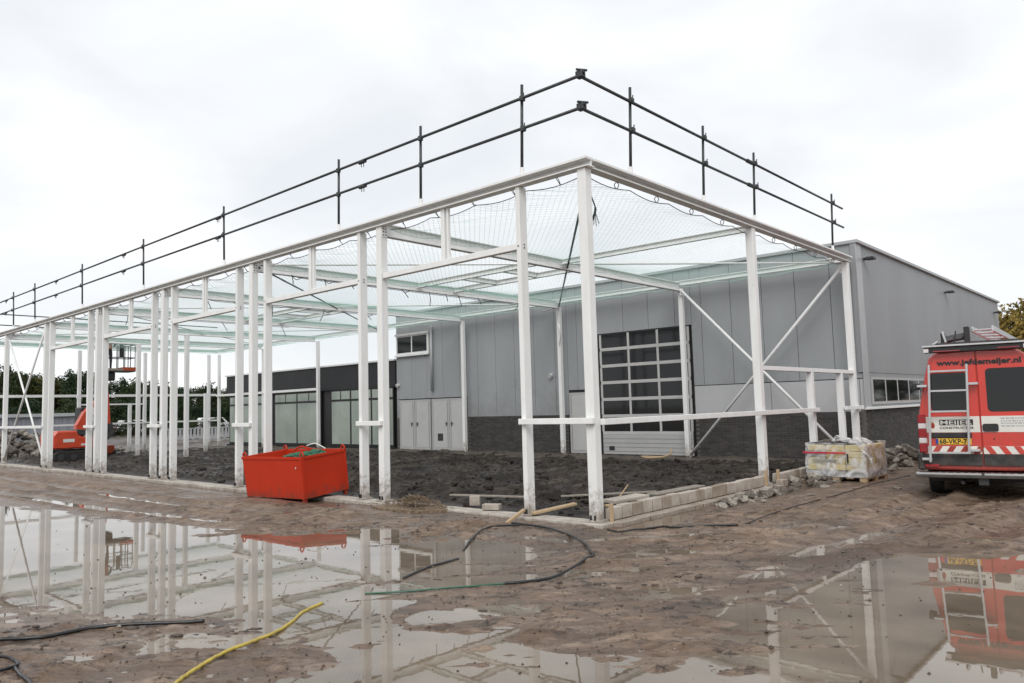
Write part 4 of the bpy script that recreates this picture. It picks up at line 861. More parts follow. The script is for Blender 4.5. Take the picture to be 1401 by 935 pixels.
# ---------------------------------------------------------------- the red van, seen from behind
VN = thing('red_van', 'red panel van with ladder and white band parked at the right', 'van', (2.816+0.924*math.cos(R(9.8)), 4.755+0.924*math.sin(R(9.8)), -0.04), R(9.8))
def hw(z): return 0.875 if z < 0.75 else (0.875-0.035*(z-0.75)/0.6 if z < 1.35 else (0.84-0.215*((z-1.35)/1.0)**1.15 if z < 2.3 else 0.6))
VO = 0.04      # van origin sits 4 cm under z=0
def section(f, zr, wk, zb, lean=0.0):
    P = []
    zs = [zb, 0.6, 0.95, 1.35, 1.6, 1.85, zr-0.24, zr-0.12, zr-0.05]
    for z in zs: P.append((hw(min(z*2.36/zr, 2.3))*wk-(0.04 if z > zr-0.1 else 0), z))
    P += [(hw(2.25)*wk*0.78, zr-0.005), (hw(2.25)*wk*0.4, zr+0.025), (0, zr+0.032)]
    P = P+[(-x, z) for x, z in P[::-1][1:]]
    return [(x, f+lean*(z-0.6), z+VO) for x, z in P]
secs = [section(0.14, 2.28, 0.97, 0.45, 0.03), section(0.2, 2.33, 1.0, 0.42, 0.03), section(1.2, 2.36, 1.02, 0.35), section(3.6, 2.36, 1.02, 0.35), section(4.15, 2.30, 1.0, 0.35)]
def lofted(sl, name, m, parent):
    v = [p for s_ in sl for p in s_]; k = len(sl[0]); f = []
    for i in range(len(sl)-1):
        for j in range(k): f.append((i*k+j, i*k+(j+1) % k, (i+1)*k+(j+1) % k, (i+1)*k+j))
    f.append(tuple(range(k))[::-1]); f.append(tuple((len(sl)-1)*k+j for j in range(k)))
    me = bpy.data.meshes.new(name); me.from_pydata(v, [], f); bm = bmesh.new(); bm.from_mesh(me); bmesh.ops.recalc_face_normals(bm, faces=bm.faces); bm.to_mesh(me); bm.free()
    for p in me.polygons: p.use_smooth = len(p.vertices) == 4
    return obj(name, me, m, parent)
body = lofted(secs, 'body', 'van_red', VN)
# cab and bonnet (forward end)
cab = MB()
pr = [(4.151, 0.39), (5.75, 0.39), (5.8, 0.75), (5.72, 1.0), (5.05, 1.25), (4.5, 2.05), (4.151, 2.28)]
cab.prism(pr, 'x', -0.8, 0.8).build('cab', 'van_red', VN, 0.05)
MB().prism([(4.58, 1.98), (5.08, 1.27), (5.07, 1.22), (4.55, 1.95)], 'x', -0.7, 0.7).build('windscreen', 'glass_dark', VN)
for s_ in (-1, 1):
    MB().prism([(4.3, 1.25), (4.95, 1.25), (4.55, 1.85), (4.3, 1.85)], 'x', s_*0.801, s_*0.812).build('side_window', 'glass_dark', VN)
    MB().cbox((s_*0.98, 4.75, 1.35), (0.16, 0.1, 0.3)).build('wing_mirror', 'van_black', VN, 0.03)
    MB().box(s_*0.55-0.12, s_*0.55+0.12, 5.70, 5.81, 0.78, 0.98).build('headlight', 'tail_clear', VN, 0.03)
def wheel(x, f, sgn):
    A = np.linspace(0, 2*math.pi, 25)[:-1]; r_ = 0.335; zc = r_+0.0
    t = MB(); prof = [(0, 0.2), (0, 0.3), (0.03, r_), (0.17, r_), (0.2, 0.3), (0.2, 0.2)]
    o_ = 0
    for a in A: t.v += [(x+sgn*p[0], f+p[1]*math.cos(a), zc+p[1]*math.sin(a)) for p in prof]
    k = len(prof)
    for i in range(24):
        for j in range(k): a = i*k+j; b = i*k+(j+1) % k; c_ = ((i+1) % 24)*k+(j+1) % k; d_ = ((i+1) % 24)*k+j; t.f.append((a, b, c_, d_))
    ty = t.build('tyre', 'rubber', VN)
    MB().tube([(x+sgn*0.04, f, zc), (x+sgn*0.17, f, zc)], 0.205, 18).build('rim', 'steel_dark', ty)
for f in (1.2, 4.8):
    for s_ in (-1, 1): wheel(s_*0.62, f, s_)
MB().box(-0.75, 0.75, 0.45, 5.3, 0.26, 0.395).build('chassis', 'dark', VN); MB().tube([(-0.7, 1.2, 0.33), (0.7, 1.2, 0.33)], 0.06, 8).build('rear_axle', 'steel_dark', VN)
# rear doors lie on the slightly raked rear plane
def ry(z): return 0.14+0.03*(z-0.6)
def rbox(x0, x1, z0, z1, d0, d1, name, m, parent, bev=0.0):
    z0 += 0; P = []
    a0, a1 = ry(z0), ry(z1)
    return MB().quadbox([(x0, a0-d1, z0+VO), (x1, a0-d1, z0+VO), (x1, a0-d0, z0+VO), (x0, a0-d0, z0+VO), (x0, a1-d1, z1+VO), (x1, a1-d1, z1+VO), (x1, a1-d0, z1+VO), (x0, a1-d0, z1+VO)]).build(name, m, parent, bev)
def rpoly(P, d0, d1, name, m, parent, bev=0.0):
    mb = MB(); k = len(P); mb.v = [(x, ry(z)-d1, z+VO) for x, z in P]+[(x, ry(z)-d0, z+VO) for x, z in P]
    mb.f = [tuple(range(k)), tuple(range(2*k-1, k-1, -1))]+[(i, (i+1) % k, k+(i+1) % k, k+i) for i in range(k)]; return mb.build(name, m, parent, bev)
for s_ in (-1, 1):
    zs = [0.5, 0.9, 1.35, 1.6, 1.85, 2.05, 2.2]; P = [(s_*0.006, 0.5)]+[(s_*(hw(z)-0.075), z) for z in zs]+[(s_*(hw(2.2)-0.12), 2.25), (s_*0.006, 2.275)]
    d = rpoly(P if s_ < 0 else P, 0.002, 0.03, 'rear_door', 'van_red', VN, 0.008)
    if s_ < 0: ld = d
    else: rd_ = d
# door windows with rounded corners
def rrect(x0, x1, z0, z1, r_, n_=4):
    P = []
    for cx, cz, a0 in ((x1-r_, z0+r_, -90), (x1-r_, z1-r_, 0), (x0+r_, z1-r_, 90), (x0+r_, z0+r_, 180)):
        for i in range(n_+1): a = R(a0+90*i/n_); P.append((cx+r_*math.cos(a), cz+r_*math.sin(a)))
    return P
rpoly(rrect(-0.655, -0.14, 1.35, 1.955, 0.05), 0.031, 0.036, 'window', 'glass_dark', ld); rpoly(rrect(0.11, 0.66, 1.33, 2.0, 0.06), 0.031, 0.036, 'window', 'glass_dark', rd_)
# white band, dark lower trim, red and white hazard stripes
rbox(-0.755, -0.012, 1.015, 1.262, 0.031, 0.0335, 'white_band', 'van_white', ld); rbox(0.012, 0.755, 1.015, 1.262, 0.031, 0.0335, 'white_band', 'van_white', rd_)
rbox(-0.79, -0.008, 0.5, 0.678, 0.031, 0.045, 'lower_trim', 'van_black', ld, 0.006); rbox(0.008, 0.79, 0.5, 0.678, 0.031, 0.045, 'lower_trim', 'van_black', rd_, 0.006)
rbox(-0.75, -0.012, 0.682, 0.80, 0.0305, 0.0325, 'hazard_strip', 'van_white', ld); rbox(0.012, 0.75, 0.682, 0.80, 0.0305, 0.0325, 'hazard_strip', 'van_white', rd_)
for i in range(4):
    x = -0.70+0.19*i; rpoly([(x, 0.683), (x+0.09, 0.683), (x+0.165, 0.799), (x+0.075, 0.799)], 0.033, 0.0345, 'hazard_stripe', 'print_red' if i else 'van_red', ld)
    x = 0.02+0.19*i; rpoly([(x+0.075, 0.683), (x+0.165, 0.683), (x+0.09, 0.799), (x, 0.799)], 0.033, 0.0345, 'hazard_stripe', 'van_red', rd_)
rbox(-0.79, -0.755, 0.81, 1.30, 0.0305, 0.032, 'side_marking', 'van_orange', ld)
rbox(-0.68, -0.13, 0.93, 1.01, 0.031, 0.06, 'plate_trim', 'van_black', ld, 0.01)
pl = rbox(-0.625, -0.14, 0.825, 0.922, 0.0345, 0.042, 'number_plate', 'plate_yellow', ld, 0.003); rbox(-0.625, -0.59, 0.83, 0.917, 0.0425, 0.0435, 'plate_badge', 'plate_blue', pl)
text('68-VKP-7', 0.105, 'ink', pl, (-0.575, ry(0.86)-0.0445, 0.838+VO), 'plate_number', 0.002, 0.375)
text('www.jefdemeijer.nl', 0.118, 'ink', VN, (-0.54, ry(2.06)-0.0385, 2.075+VO), 'web_address', 0.004, 1.13, 0.003)
rbox(-0.56, -0.10, 1.125, 1.215, 0.034, 0.0355, 'name_block', 'ink', ld); text('MEIJER', 0.094, 'van_white', ld, (-0.545, ry(1.17)-0.0372, 1.137+VO), 'name_lettering', 0.001, 0.43)
text('CONSTRUCTIES', 0.05, 'ink', ld, (-0.56, ry(1.08)-0.0352, 1.068+VO), 'lettering', 0.001, 0.46)
rpoly([(-0.655+0.03*math.cos(a), 1.12+0.045*math.sin(a)) for a in np.linspace(0, 2*math.pi, 11)[:-1]], 0.034, 0.0355, 'emblem', 'print_red', ld); rpoly([(-0.68, 1.15), (-0.655, 1.2), (-0.63, 1.15)], 0.034, 0.0352, 'emblem_tip', 'wood', ld)
for i, (z, L) in enumerate(((1.225, 0.42), (1.185, 0.36), (1.150, 0.34), (1.108, 0.42))):
    x = 0.265
    while x < 0.265+L: q = 0.02+0.03*((i*7+int(x*100)) % 3)/2; rbox(x, x+q, z-0.009, z+0.009, 0.034, 0.0348, 'small_print', 'ink_grey', rd_); x += q+0.012
rpoly(rrect(0.02, 0.23, 1.025, 1.145, 0.03), 0.034, 0.05, 'door_handle', 'van_black', rd_)
MB().tube([(0.16, ry(0.91)-0.036, 0.91+VO), (0.16, ry(0.91)-0.029, 0.91+VO)], 0.012, 8).build('lock', 'ink', rd_)
# tail lights and corner pillars
for s_ in (-1, 1):
    for z0, z1, m in ((0.70, 0.84, 'tail_red'), (0.842, 0.93, 'tail_clear'), (0.932, 1.07, 'tail_red'), (1.072, 1.16, 'tail_clear'), (1.162, 1.30, 'tail_red')):
        x1 = s_*0.862; x0 = s_*0.745; MB().box(min(x0, x1), max(x0, x1), 0.085, 0.3, z0+VO, z1+VO).build('tail_light', m, VN, 0.012)
    MB().box(min(s_*0.80, s_*0.9), max(s_*0.80, s_*0.9), 0.07, 0.28, 1.70+VO, 1.80+VO).build('door_hinge', 'van_black', VN, 0.01)
    MB().box(min(s_*0.79, s_*0.9), max(s_*0.79, s_*0.9), 0.05, 0.5, 0.42+VO, 0.698+VO).build('corner_bumper', 'van_black', VN, 0.03)
    MB().box(s_*0.70-0.1, s_*0.70+0.1, 0.06, 0.1, 0.47+VO, 0.52+VO).build('reflector', 'tail_red', VN, 0.008)
st = MB().prism([(-0.93, 0.0), (0.93, 0.0), (0.93, 0.16), (0.62, 0.3), (-0.62, 0.3), (-0.93, 0.16)], 'z', 0.40, 0.43).build('rear_step', 'alu', VN, 0.004); MB().box(-0.94, 0.94, -0.012, 0.01, 0.355, 0.40).build('step_edge', 'van_black', st, 0.006)
for i in range(18): MB().box(-0.88+i*0.1, -0.82+i*0.1, 0.03, 0.14, 0.431, 0.434).build('tread_strip', 'steel_dark', st)
MB().box(-0.09, 0.05, 0.05, 0.3, 0.24, 0.38).build('tow_hitch', 'steel_dark', VN, 0.01); MB().tube([(-0.02, 0.02, 0.36), (-0.02, 0.02, 0.44)], 0.028, 10).build('tow_ball', 'steel_dark', VN)
MB().tube([(-0.3, 0.15, 0.27), (-0.3, 1.0, 0.27)], 0.03, 8).build('exhaust', 'steel_dark', VN)
# roof edge bar, lamps, ladder on the left door
MB().box(-0.70, 0.70, 0.03, 0.13, 2.275+VO, 2.365+VO).build('roof_bar', 'van_black', VN, 0.01); MB().box(-0.72, 0.72, 0.0, 0.16, 2.367+VO, 2.395+VO).build('roof_spoiler', 'alu', VN, 0.005)
MB().box(-0.70, -0.63, 0.018, 0.031, 2.285+VO, 2.345+VO).build('roof_lamp', 'tail_clear', VN); MB().box(0.63, 0.70, 0.018, 0.031, 2.285+VO, 2.345+VO).build('roof_lamp', 'tail_clear', VN)
MB().box(-0.57, -0.2, 0.02, 0.03, 2.29+VO, 2.305+VO).build('lamp_strip', 'tail_red', VN); MB().box(0.3, 0.58, 0.02, 0.03, 2.30+VO, 2.315+VO).build('lamp_strip', 'tail_red', VN)
LD = MB(); ly = 0.015
LD.beam((-0.64, ly, 2.09+VO), (-0.715, ly, 0.55+VO), 0.035, 0.05, (0, 1, 0)); LD.build('ladder_stile', 'alu', VN, 0.008)
MB().beam((-0.125, ly, 2.08+VO), (-0.18, ly, 0.68+VO), 0.035, 0.05, (0, 1, 0)).build('ladder_stile', 'alu', VN, 0.008)
for z, a, b in ((1.98, -0.645, -0.13), (1.67, -0.66, -0.14), (1.345, -0.675, -0.155), (0.70, -0.71, -0.18)): MB().box(a, b, ly-0.018, ly+0.018, z-0.016+VO, z+0.016+VO).build('ladder_rung', 'alu', VN, 0.006)
for x, z in ((-0.76, 1.755), (-0.06, 1.77), (-0.76, 0.60), (-0.1, 0.74)): MB().box(x-0.07, x+0.07, ly-0.005, 0.115, z-0.02+VO, z+0.02+VO).build('ladder_bracket', 'alu', VN, 0.006)
# roof rack with a roller, ladders and a tool bundle
RK = MB().box(-0.60, -0.56, 0.2, 3.6, 2.43, 2.46).box(0.56, 0.60, 0.2, 3.6, 2.43, 2.46)
for f in (0.4, 1.3, 2.2, 3.1): RK.box(-0.6, 0.6, f, f+0.05, 2.461, 2.49)
for f in (0.4, 1.3, 2.2, 3.1):
    for s_ in (-1, 1): RK.box(s_*0.58-0.02, s_*0.58+0.02, f, f+0.04, 2.34, 2.43)
RK.build('roof_rack', 'steel_dark', VN); MB().tube([(-0.57, 0.3, 2.47), (-0.6, 0.22, 2.42)], 0.02, 6).tube([(-0.52, 0.45, 2.52), (-0.6, 0.35, 2.44)], 0.015, 6).build('rack_end', 'alu', VN)
RL = thing('roof_ladder', 'pale aluminium ladder lying sloped on the van roof', 'ladder', (0, 0, 0)); RL.matrix_world = VN.matrix_world; RL.location = VN.location; RL.rotation_euler = VN.rotation_euler
for x in (-0.02, 0.26): MB().beam((x, 0.7, 2.70), (x+0.5, 3.4, 2.53), 0.03, 0.09).build('stile', 'alu', RL, 0.004)
for i in range(7): t = i/7+0.05; MB().tube([(-0.02+0.5*t, 0.7+2.7*t, 2.70-0.17*t), (0.26+0.5*t, 0.7+2.7*t, 2.70-0.17*t)], 0.016, 6).build('rung', 'alu', RL)
TB = thing('tool_bundle', 'dark strapped bundle of tools on the left of the van roof', 'bundle', (0, 0, 0)); TB.location = VN.location; TB.rotation_euler = VN.rotation_euler
tb = MB()
for i in range(6): tb.tube([(-0.42, 0.55+0.05*i, 2.53+0.022*(i % 3)), (-0.12, 0.6+0.05*i, 2.58+0.022*(i % 3))], 0.035, 7)
tb.build('bundle', 'steel_dark', TB); MB().box(-0.47, -0.41, 0.5, 0.9, 2.49, 2.66).build('end_frame', 'van_black', TB, 0.01); MB().box(-0.14, -0.06, 0.5, 0.95, 2.49, 2.74).build('end_frame', 'van_black', TB, 0.01)
MB().tube([(-0.44, 0.5, 2.68), (-0.40, 0.48, 2.5)], 0.018, 6).build('strap', 'alu', TB); MB().beam((-0.28, 0.52, 2.49), (-0.25, 0.52, 2.68), 0.02, 0.02).build('strap', 'van_black', TB)

# ---------------------------------------------------------------- red excavator far left
EX = thing('red_excavator', 'small red tracked excavator seen between the left columns', 'excavator', (-29.0, 2.75, -0.12), R(90))
# local +x drives towards +y of the world, -y local = towards camera
for s_ in (-1, 1):
    T = [(-0.95, 0.12), (-0.82, 0.0), (0.82, 0.0), (0.98, 0.14), (0.98, 0.34), (0.84, 0.46), (-0.82, 0.46), (-0.96, 0.34)]
    tr = MB().prism(T, 'y', s_*0.75-0.2, s_*0.75+0.2).build('track', 'rubber', EX, 0.02)
    for x in (-0.72, -0.25, 0.25, 0.72): MB().tube([(x, s_*0.75-0.215, 0.22), (x, s_*0.75+0.215, 0.22)], 0.13, 10).build('track_roller', 'steel_dark', tr)
MB().box(-0.5, 0.5, -0.54, 0.54, 0.2, 0.5).build('undercarriage', 'steel_dark', EX)
MB().prism([(-1.0, 0.55), (0.55, 0.55), (0.55, 0.95), (0.0, 1.05), (-0.1, 1.28), (-0.85, 1.28), (-1.0, 1.1)], 'y', -0.82, 0.82).build('house', 'exc_red', EX, 0.05)
MB().prism([(-0.15, 1.1), (-0.1, 1.33), (0.45, 1.31), (0.5, 1.06)], 'y', -0.80, -0.15).build('engine_cover', 'steel_dark', EX, 0.02)
cb = MB().prism([(0.3, 1.1), (1.1, 1.0), (1.14, 1.5), (1.05, 2.25), (0.3, 2.25)], 'y', 0.05, 0.80).build('cab', 'van_black', EX, 0.05)
MB().prism([(0.38, 1.45), (1.0, 1.4), (0.97, 2.15), (0.38, 2.15)], 'y', 0.035, 0.049).build('cab_window', 'glass_dark', cb)
MB().box(-0.62, -0.2, -0.829, -0.821, 0.82, 0.95).build('nameplate', 'glove_paper', EX); MB().box(0.05, 0.3, -0.829, -0.821, 0.66, 0.74).build('nameplate', 'glove_paper', EX)
bo = MB().prism([(0.0, 1.05), (0.3, 0.95), (0.62, 1.75), (1.3, 2.75), (1.15, 2.9), (0.3, 2.05), (0.02, 1.5)], 'y', -0.28, 0.0).build('boom', 'exc_red', EX, 0.03)
MB().prism([(0.38, 1.75), (0.54, 1.68), (0.95, 2.32), (0.8, 2.42)], 'y', -0.292, -0.282).build('boom_plate', 'glove_paper', bo)
MB().tube([(0.5, -0.14, 1.1), (0.85, -0.14, 2.1)], 0.06, 8).build('boom_ram', 'alu', EX)
ar = MB().prism([(1.1, 2.75), (1.3, 2.85), (1.4, 1.5), (1.22, 1.45)], 'y', -0.26, -0.02).build('stick', 'exc_red', EX, 0.02)
MB().prism([(1.15, 1.5), (1.4, 1.55), (1.5, 1.1), (1.2, 0.8), (0.9, 0.95), (1.1, 1.05), (1.28, 1.15)], 'y', -0.45, 0.17).build('bucket', 'steel_dark', EX, 0.01)

# ---------------------------------------------------------------- mast lift with a worker
LF = thing('mast_lift', 'mast lift with dark railed basket and orange toe board behind the left columns', 'lift', (-30.5, 4.35, -0.12), 0)
MB().box(-0.6, 0.6, -0.4, 0.4, 0.18, 0.55).build('chassis', 'orange', LF, 0.03)
for x in (-0.45, 0.45):
    for y in (-0.38, 0.38): MB().tube([(x, y-0.07, 0.18), (x, y+0.07, 0.18)], 0.18, 14).build('wheel', 'rubber', LF)
for i, z in enumerate((0.55, 1.6, 2.6)): MB().box(-0.16+0.03*i, 0.16-0.03*i, -0.16+0.03*i, 0.16-0.03*i, z, z+1.25).build('mast_section', 'van_black', LF)
MB().box(-0.3, 0.3, 0.05, 0.5, 3.45, 3.84).build('basket_bracket', 'van_black', LF, 0.05)
MB().box(-0.42, 0.42, -0.1, 1.32, 3.85, 3.9).build('basket_floor', 'steel_dark', LF)
MB().box(-0.43, 0.43, 0.78, 1.33, 3.901, 4.06).build('toe_board', 'orange', LF)
MB().box(-0.43, 0.43, -0.1, 0.778, 3.901, 4.0).build('toe_board', 'wood_grey', LF)
ra = MB()
for x in (-0.4, 0.4):
    for z in (4.5, 5.1): ra.tube([(x, -0.08, z), (x, 1.3, z)], 0.022, 6)
    for y in (-0.08, 0.5, 0.85, 1.1, 1.3): ra.tube([(x, y, 3.9), (x, y, 5.1)], 0.02, 6)
for y in (-0.08, 1.3):
    for z in (4.5, 5.1): ra.tube([(-0.4, y, z), (0.4, y, z)], 0.022, 6)
ra.build('basket_rail', 'van_black', LF); MB().box(0.35, 0.42, 0.62, 0.78, 4.52, 5.08).build('control_box', 'van_black', LF)
PS = thing('person', 'worker in dark clothes with orange vest standing in the lift basket', 'person', (-30.5, 4.62, 3.78), R(60))
me = bpy.data.meshes.new('body')
jv = [((0, 0, 0.95), .13), ((0, 0, 1.15), .12), ((0, 0.01, 1.36), .14), ((0, 0.0, 1.5), .06), ((0, 0.02, 1.58), .055), ((0, 0.03, 1.68), .10), ((0, 0.03, 1.76), .075),
      ((-0.1, 0, 0.88), .09), ((-0.11, 0.02, 0.5), .065), ((-0.11, -0.01, 0.09), .045), ((-0.11, 0.13, 0.04), .04), ((0.1, 0, 0.88), .09), ((0.11, 0.02, 0.5), .065), ((0.11, -0.01, 0.09), .045), ((0.11, 0.13, 0.04), .04),
      ((-0.2, 0, 1.42), .065), ((-0.27, 0.05, 1.18), .048), ((-0.2, 0.27, 1.14), .036), ((-0.17, 0.35, 1.14), .03), ((0.2, 0, 1.42), .065), ((0.27, 0.05, 1.18), .048), ((0.2, 0.27, 1.14), .036), ((0.17, 0.35, 1.14), .03)]
ed = [(0, 1), (1, 2), (2, 3), (3, 4), (4, 5), (5, 6), (0, 7), (7, 8), (8, 9), (9, 10), (0, 11), (11, 12), (12, 13), (13, 14), (2, 15), (15, 16), (16, 17), (17, 18), (2, 19), (19, 20), (20, 21), (21, 22)]
me.from_pydata([p for p, r_ in jv], ed, []); po = obj('body', me, 'cloth_dark', PS); me.materials.append(MT['skin'])
md = po.modifiers.new('s', 'SKIN'); po.modifiers.new('d', 'SUBSURF').levels = 1
for i, (p, r_) in enumerate(jv): me.skin_vertices[0].data[i].radius = (r_, r_)
me.skin_vertices[0].data[0].use_root = True
dg = bpy.context.evaluated_depsgraph_get(); m2 = bpy.data.meshes.new_from_object(po.evaluated_get(dg)); po.modifiers.clear(); po.data = m2
for p in m2.polygons: p.use_smooth = True; p.material_index = 1 if (p.center.z > 1.53 or (p.center.y > 0.3 and p.center.z > 1)) else 0
vs = MB()
for i, z in enumerate((0.98, 1.15, 1.3, 1.42)): pass
vs.tube([(0, 0.0, 1.0), (0, 0.0, 1.2), (0, 0.01, 1.4)], [0.165, 0.16, 0.175], 12, False).build('vest', 'orange', PS, smooth=True)
hm = MB().tube([(0, 0.03, 1.72), (0, 0.03, 1.77), (0, 0.03, 1.82), (0, 0.03, 1.85)], [0.125, 0.12, 0.09, 0.03], 14); hm.tube([(0, 0.06, 1.715), (0, 0.06, 1.725)], 0.145, 14); hm.build('helmet', 'glove_paper', PS, smooth=True)

# ---------------------------------------------------------------- background: trees, sheds, cars, barriers
def tree_meshes(seed, H, rad, leaf, dens, lm, trunk_h=0.28, sparse=0.0, conic=False):
    rs = random.Random(seed); tm = MB()
    top = V3((rs.uniform(-.3, .3), rs.uniform(-.3, .3), H*0.92)); spine = spline([(0, 0, -0.2), (rs.uniform(-.1, .1), rs.uniform(-.1, .1), H*0.4), tuple(top)], 5)
    tm.tube(spine, [0.16*H/7*(1-0.85*i/10) for i in range(len(spine))], 7)
    tips = []
    for i in range(22):
        t = rs.uniform(trunk_h, 0.95); p = spine[int(t*(len(spine)-1))]; a = rs.uniform(0, 6.28)
        prof = math.sin(min(1, (1-t)*1.25+0.12)*math.pi*0.62) if not conic else (1-t)*1.1+0.12
        L = rad*prof*rs.uniform(0.6, 1.12); e = p+V3((math.cos(a)*L, math.sin(a)*L, L*rs.uniform(0.25, 0.7)))
        tm.tube([p, p.lerp(e, 0.5)+V3((0, 0, -0.05*L)), e], [0.05*H/7, 0.03*H/7, 0.012], 5); tips += [(p.lerp(e, q), L) for q in (0.5, 0.75, 1.0)]
    tips += [(top, rad*0.5)]
    v = []; f = []
    for (c_, L) in tips:
        if rs.random() < sparse: continue
        cr = rad*rs.uniform(0.22, 0.42)
        for k in range(dens):
            while True:
                d = V3((rs.uniform(-1, 1), rs.uniform(-1, 1), rs.uniform(-1, 1)))
                if d.length < 1: break
            p = c_+V3((d.x*cr, d.y*cr, d.z*cr*0.9)); n_ = V3((rs.gauss(0, 1), rs.gauss(0, 1), rs.gauss(0.4, 1))).normalized(); x = n_.orthogonal().normalized(); y = n_.cross(x); s_ = leaf*rs.uniform(0.5, 1.2); b_ = n_*s_*0.25
            o_ = len(v); v += [tuple(p-x*s_*0.5), tuple(p-y*s_*0.3+b_), tuple(p+x*s_*0.6), tuple(p+y*s_*0.3+b_)]; f += [(o_, o_+1, o_+2), (o_, o_+2, o_+3)]
    cm = bpy.data.meshes.new('crown'); cm.from_pydata(v, [], f); cm.materials.append(MT[lm]); t_ = tm.mesh('trunk'); t_.materials.append(MT['bark']); return t_, cm
VAR = [tree_meshes(1, 7.0, 2.3, 0.30, 46, 'leaf_dark'), tree_meshes(2, 7.0, 2.0, 0.28, 46, 'leaf_green', 0.1), tree_meshes(3, 7.0, 2.2, 0.30, 44, 'leaf_olive', 0.15), tree_meshes(4, 7.0, 2.4, 0.28, 34, 'leaf_dark', 0.2, 0.25), tree_meshes(5, 7.0, 1.7, 0.28, 44, 'leaf_green', 0.08, 0, True)]
VL = ['dark full-crowned tree in the row beyond the site', 'green low-branched tree in the row beyond the site', 'olive yellow tree in the row beyond the site', 'thin dark tree with see-through crown in the row beyond the site', 'pointed green tree in the row beyond the site']
def tree(vi, x, y, s, lab, grp, rz=None):
    t = thing('tree', lab, 'tree', (x, y, 0), random.uniform(0, 6.28) if rz is None else rz, grp); t.scale = (s, s, s*random.uniform(0.94, 1.06))
    for nm, me in (('trunk', VAR[vi][0]), ('crown', VAR[vi][1])): o = bpy.data.objects.new(nm, me); COL.objects.link(o); o.parent = t
random.seed(81)
TP = []
for xr, st_, y0_ in ((-80, 0.85, 3.0), (-86, 1.2, 3.5)):
    y = y0_
    while y < 47:
        x = xr+random.uniform(-2, 2); s = (1.0 if y < 24 else 0.90-0.010*(y-24))*random.uniform(0.86, 1.0)
        vi = random.choice((2, 0, 2, 4, 1)) if y < 19 else random.choice((0, 0, 1, 3, 4)); TP.append((vi, x, y, s)); y += st_*random.uniform(0.8, 1.6)
ORD = 'first second third fourth fifth sixth seventh eighth ninth tenth eleventh twelfth thirteenth fourteenth fifteenth sixteenth seventeenth eighteenth nineteenth twentieth'.split()
TN = ['dark full-crowned tree', 'green low-branched tree', 'olive yellow tree', 'thin dark see-through tree', 'pointed green tree']
cnt = {}
for q, (vi, x, y, s) in enumerate(TP):
    row = 'front' if x > -83 else 'back'; k = cnt.get((row, vi), 0); cnt[(row, vi)] = k+1
    tree(vi, x, y, s, ORD[min(k, 19)]+' '+TN[vi]+' from the left, '+row+' row beyond the site', 'row of trees beyond the site')
# undergrowth in front of the row
for i in range(64):
    y = 3+(i % 32)*1.4; fr = i >= 32; t = thing('shrub', 'dark shrub at the foot of the tree row beyond the site' if not fr else 'low dark shrub in the front row before the parked cars', 'shrub', ((-76 if not fr else -67)+random.uniform(-1, 1), y, -0.9), random.uniform(0, 6), 'shrubs under the tree row' if not fr else 'low shrubs before the cars'); s = random.uniform(0.5, 0.7) if not fr else random.uniform(0.3, 0.38); t.scale = (s*1.3, s*1.3, s)
    vi = random.choice((0, 1, 1)); o = bpy.data.objects.new('foliage', VAR[vi][1]); COL.objects.link(o); o.parent = t; o = bpy.data.objects.new('stem', VAR[vi][0]); COL.objects.link(o); o.parent = t
for i in range(9): tree(random.choice((0, 1)), 4.5+i*3.4, 56+random.uniform(-2, 2), 1.0, 'dark tree added out of view right of the van for the side windows to mirror', 'trees added right of the view')  # out-of-view trees, added so the side panes reflect something dark
VAR.append(tree_meshes(9, 8.0, 3.5, 0.30, 130, 'leaf_autumn', 0.10))
tree(5, 0.6, 46, 1.12, 'golden brown autumn tree behind the far end of the grey warehouse', None, 0.4); tree(5, -1.2, 53, 1.05, 'farther golden autumn tree peeping over the warehouse end', None, 2.0)
SH = thing('grey_shed', 'low grey sheet-metal shed beyond the rubble heap', 'shed', (-62, 9, 0), R(0))
MB().box(-3, 3, -9, 4.5, -0.3, 1.9).build('wall', 'grey_shed', SH)
for i in range(24): MB().box(3.0, 3.04, -8.9+i*0.55, -8.65+i*0.55, -0.2, 1.8).build('rib', 'grey_shed', SH)
MB().box(-3.2, 3.2, -9.2, 4.7, 1.902, 2.15).build('roof', 'coping', SH)
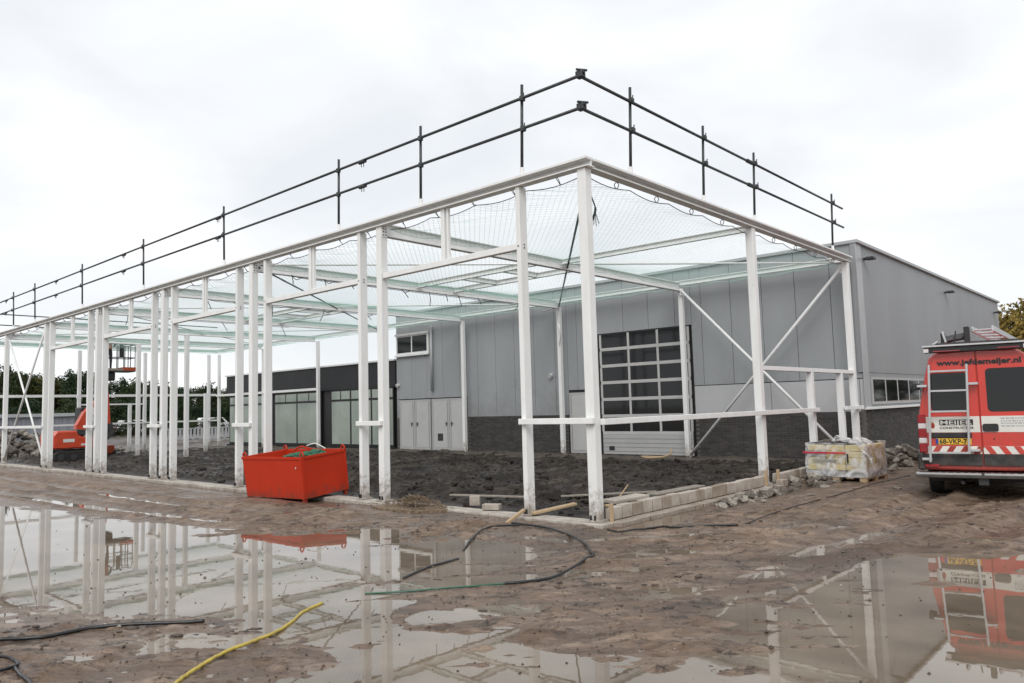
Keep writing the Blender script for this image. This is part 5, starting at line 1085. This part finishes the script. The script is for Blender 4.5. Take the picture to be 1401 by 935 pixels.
def car(x, y, rz, lab, m='car_white'):
    c_ = thing('parked_car', lab, 'car', (x, y, 0), rz, 'cars parked beyond the site')
    MB().prism([(-2.1, 0.3), (2.1, 0.3), (2.15, 0.7), (1.3, 0.88), (-2.0, 0.92), (-2.15, 0.7)], 'y', -0.85, 0.85).build('body', m, c_, 0.06)
    MB().prism([(-1.9, 0.9), (1.2, 0.87), (0.6, 1.42), (-1.4, 1.45)], 'y', -0.75, 0.75).build('cabin', m, c_, 0.06)
    for s_ in (-1, 1):
        MB().prism([(-1.55, 0.95), (0.85, 0.93), (0.45, 1.34), (-1.25, 1.36)], 'y', s_*0.751, s_*0.76).build('side_window', 'glass_dark', c_)
        for x_ in (-1.3, 1.3): MB().tube([(x_, s_*0.70, 0.3), (x_, s_*0.87, 0.3)], 0.3, 14).build('wheel', 'rubber', c_)
    MB().box(-2.17, -2.1, -0.7, 0.7, 0.6, 0.72).build('tail_light', 'tail_red', c_); MB().box(2.1, 2.16, -0.7, 0.7, 0.55, 0.68).build('headlight', 'tail_clear', c_)
car(-71, 21.9, R(90), 'white car parked before the trees, seen left of the inner columns'); car(-71, 29.8, R(95), 'white car parked before the trees, nearer the showroom')
def barrier(x, y, rz, lab):
    b_ = thing('site_barrier', lab, 'barrier', (x, y, -0.1), rz, 'white barriers along the site edge')
    MB().box(-1.2, 1.2, -0.03, 0.03, 0.78, 0.86).box(-1.2, 1.2, -0.03, 0.03, 0.05, 0.13).build('frame', 'coping', b_)
    for i in range(9): MB().box(-1.18+i*0.27, -1.02+i*0.27, -0.02, 0.02, 0.131, 0.779).build('upright', 'coping', b_)
    MB().box(-1.0, -0.85, -0.25, 0.25, 0.0, 0.049).box(0.85, 1.0, -0.25, 0.25, 0.0, 0.049).build('foot', 'rubber', b_)
for i in range(5): barrier(-50, 16.5+i*2.45, R(90+(-1)**i*2), ['white barrier at the site edge, leftmost of the row', 'white barrier at the site edge, second from the left', 'white barrier at the site edge, middle of the row', 'white barrier at the site edge, second from the right', 'white barrier at the site edge, nearest the showroom'][i])
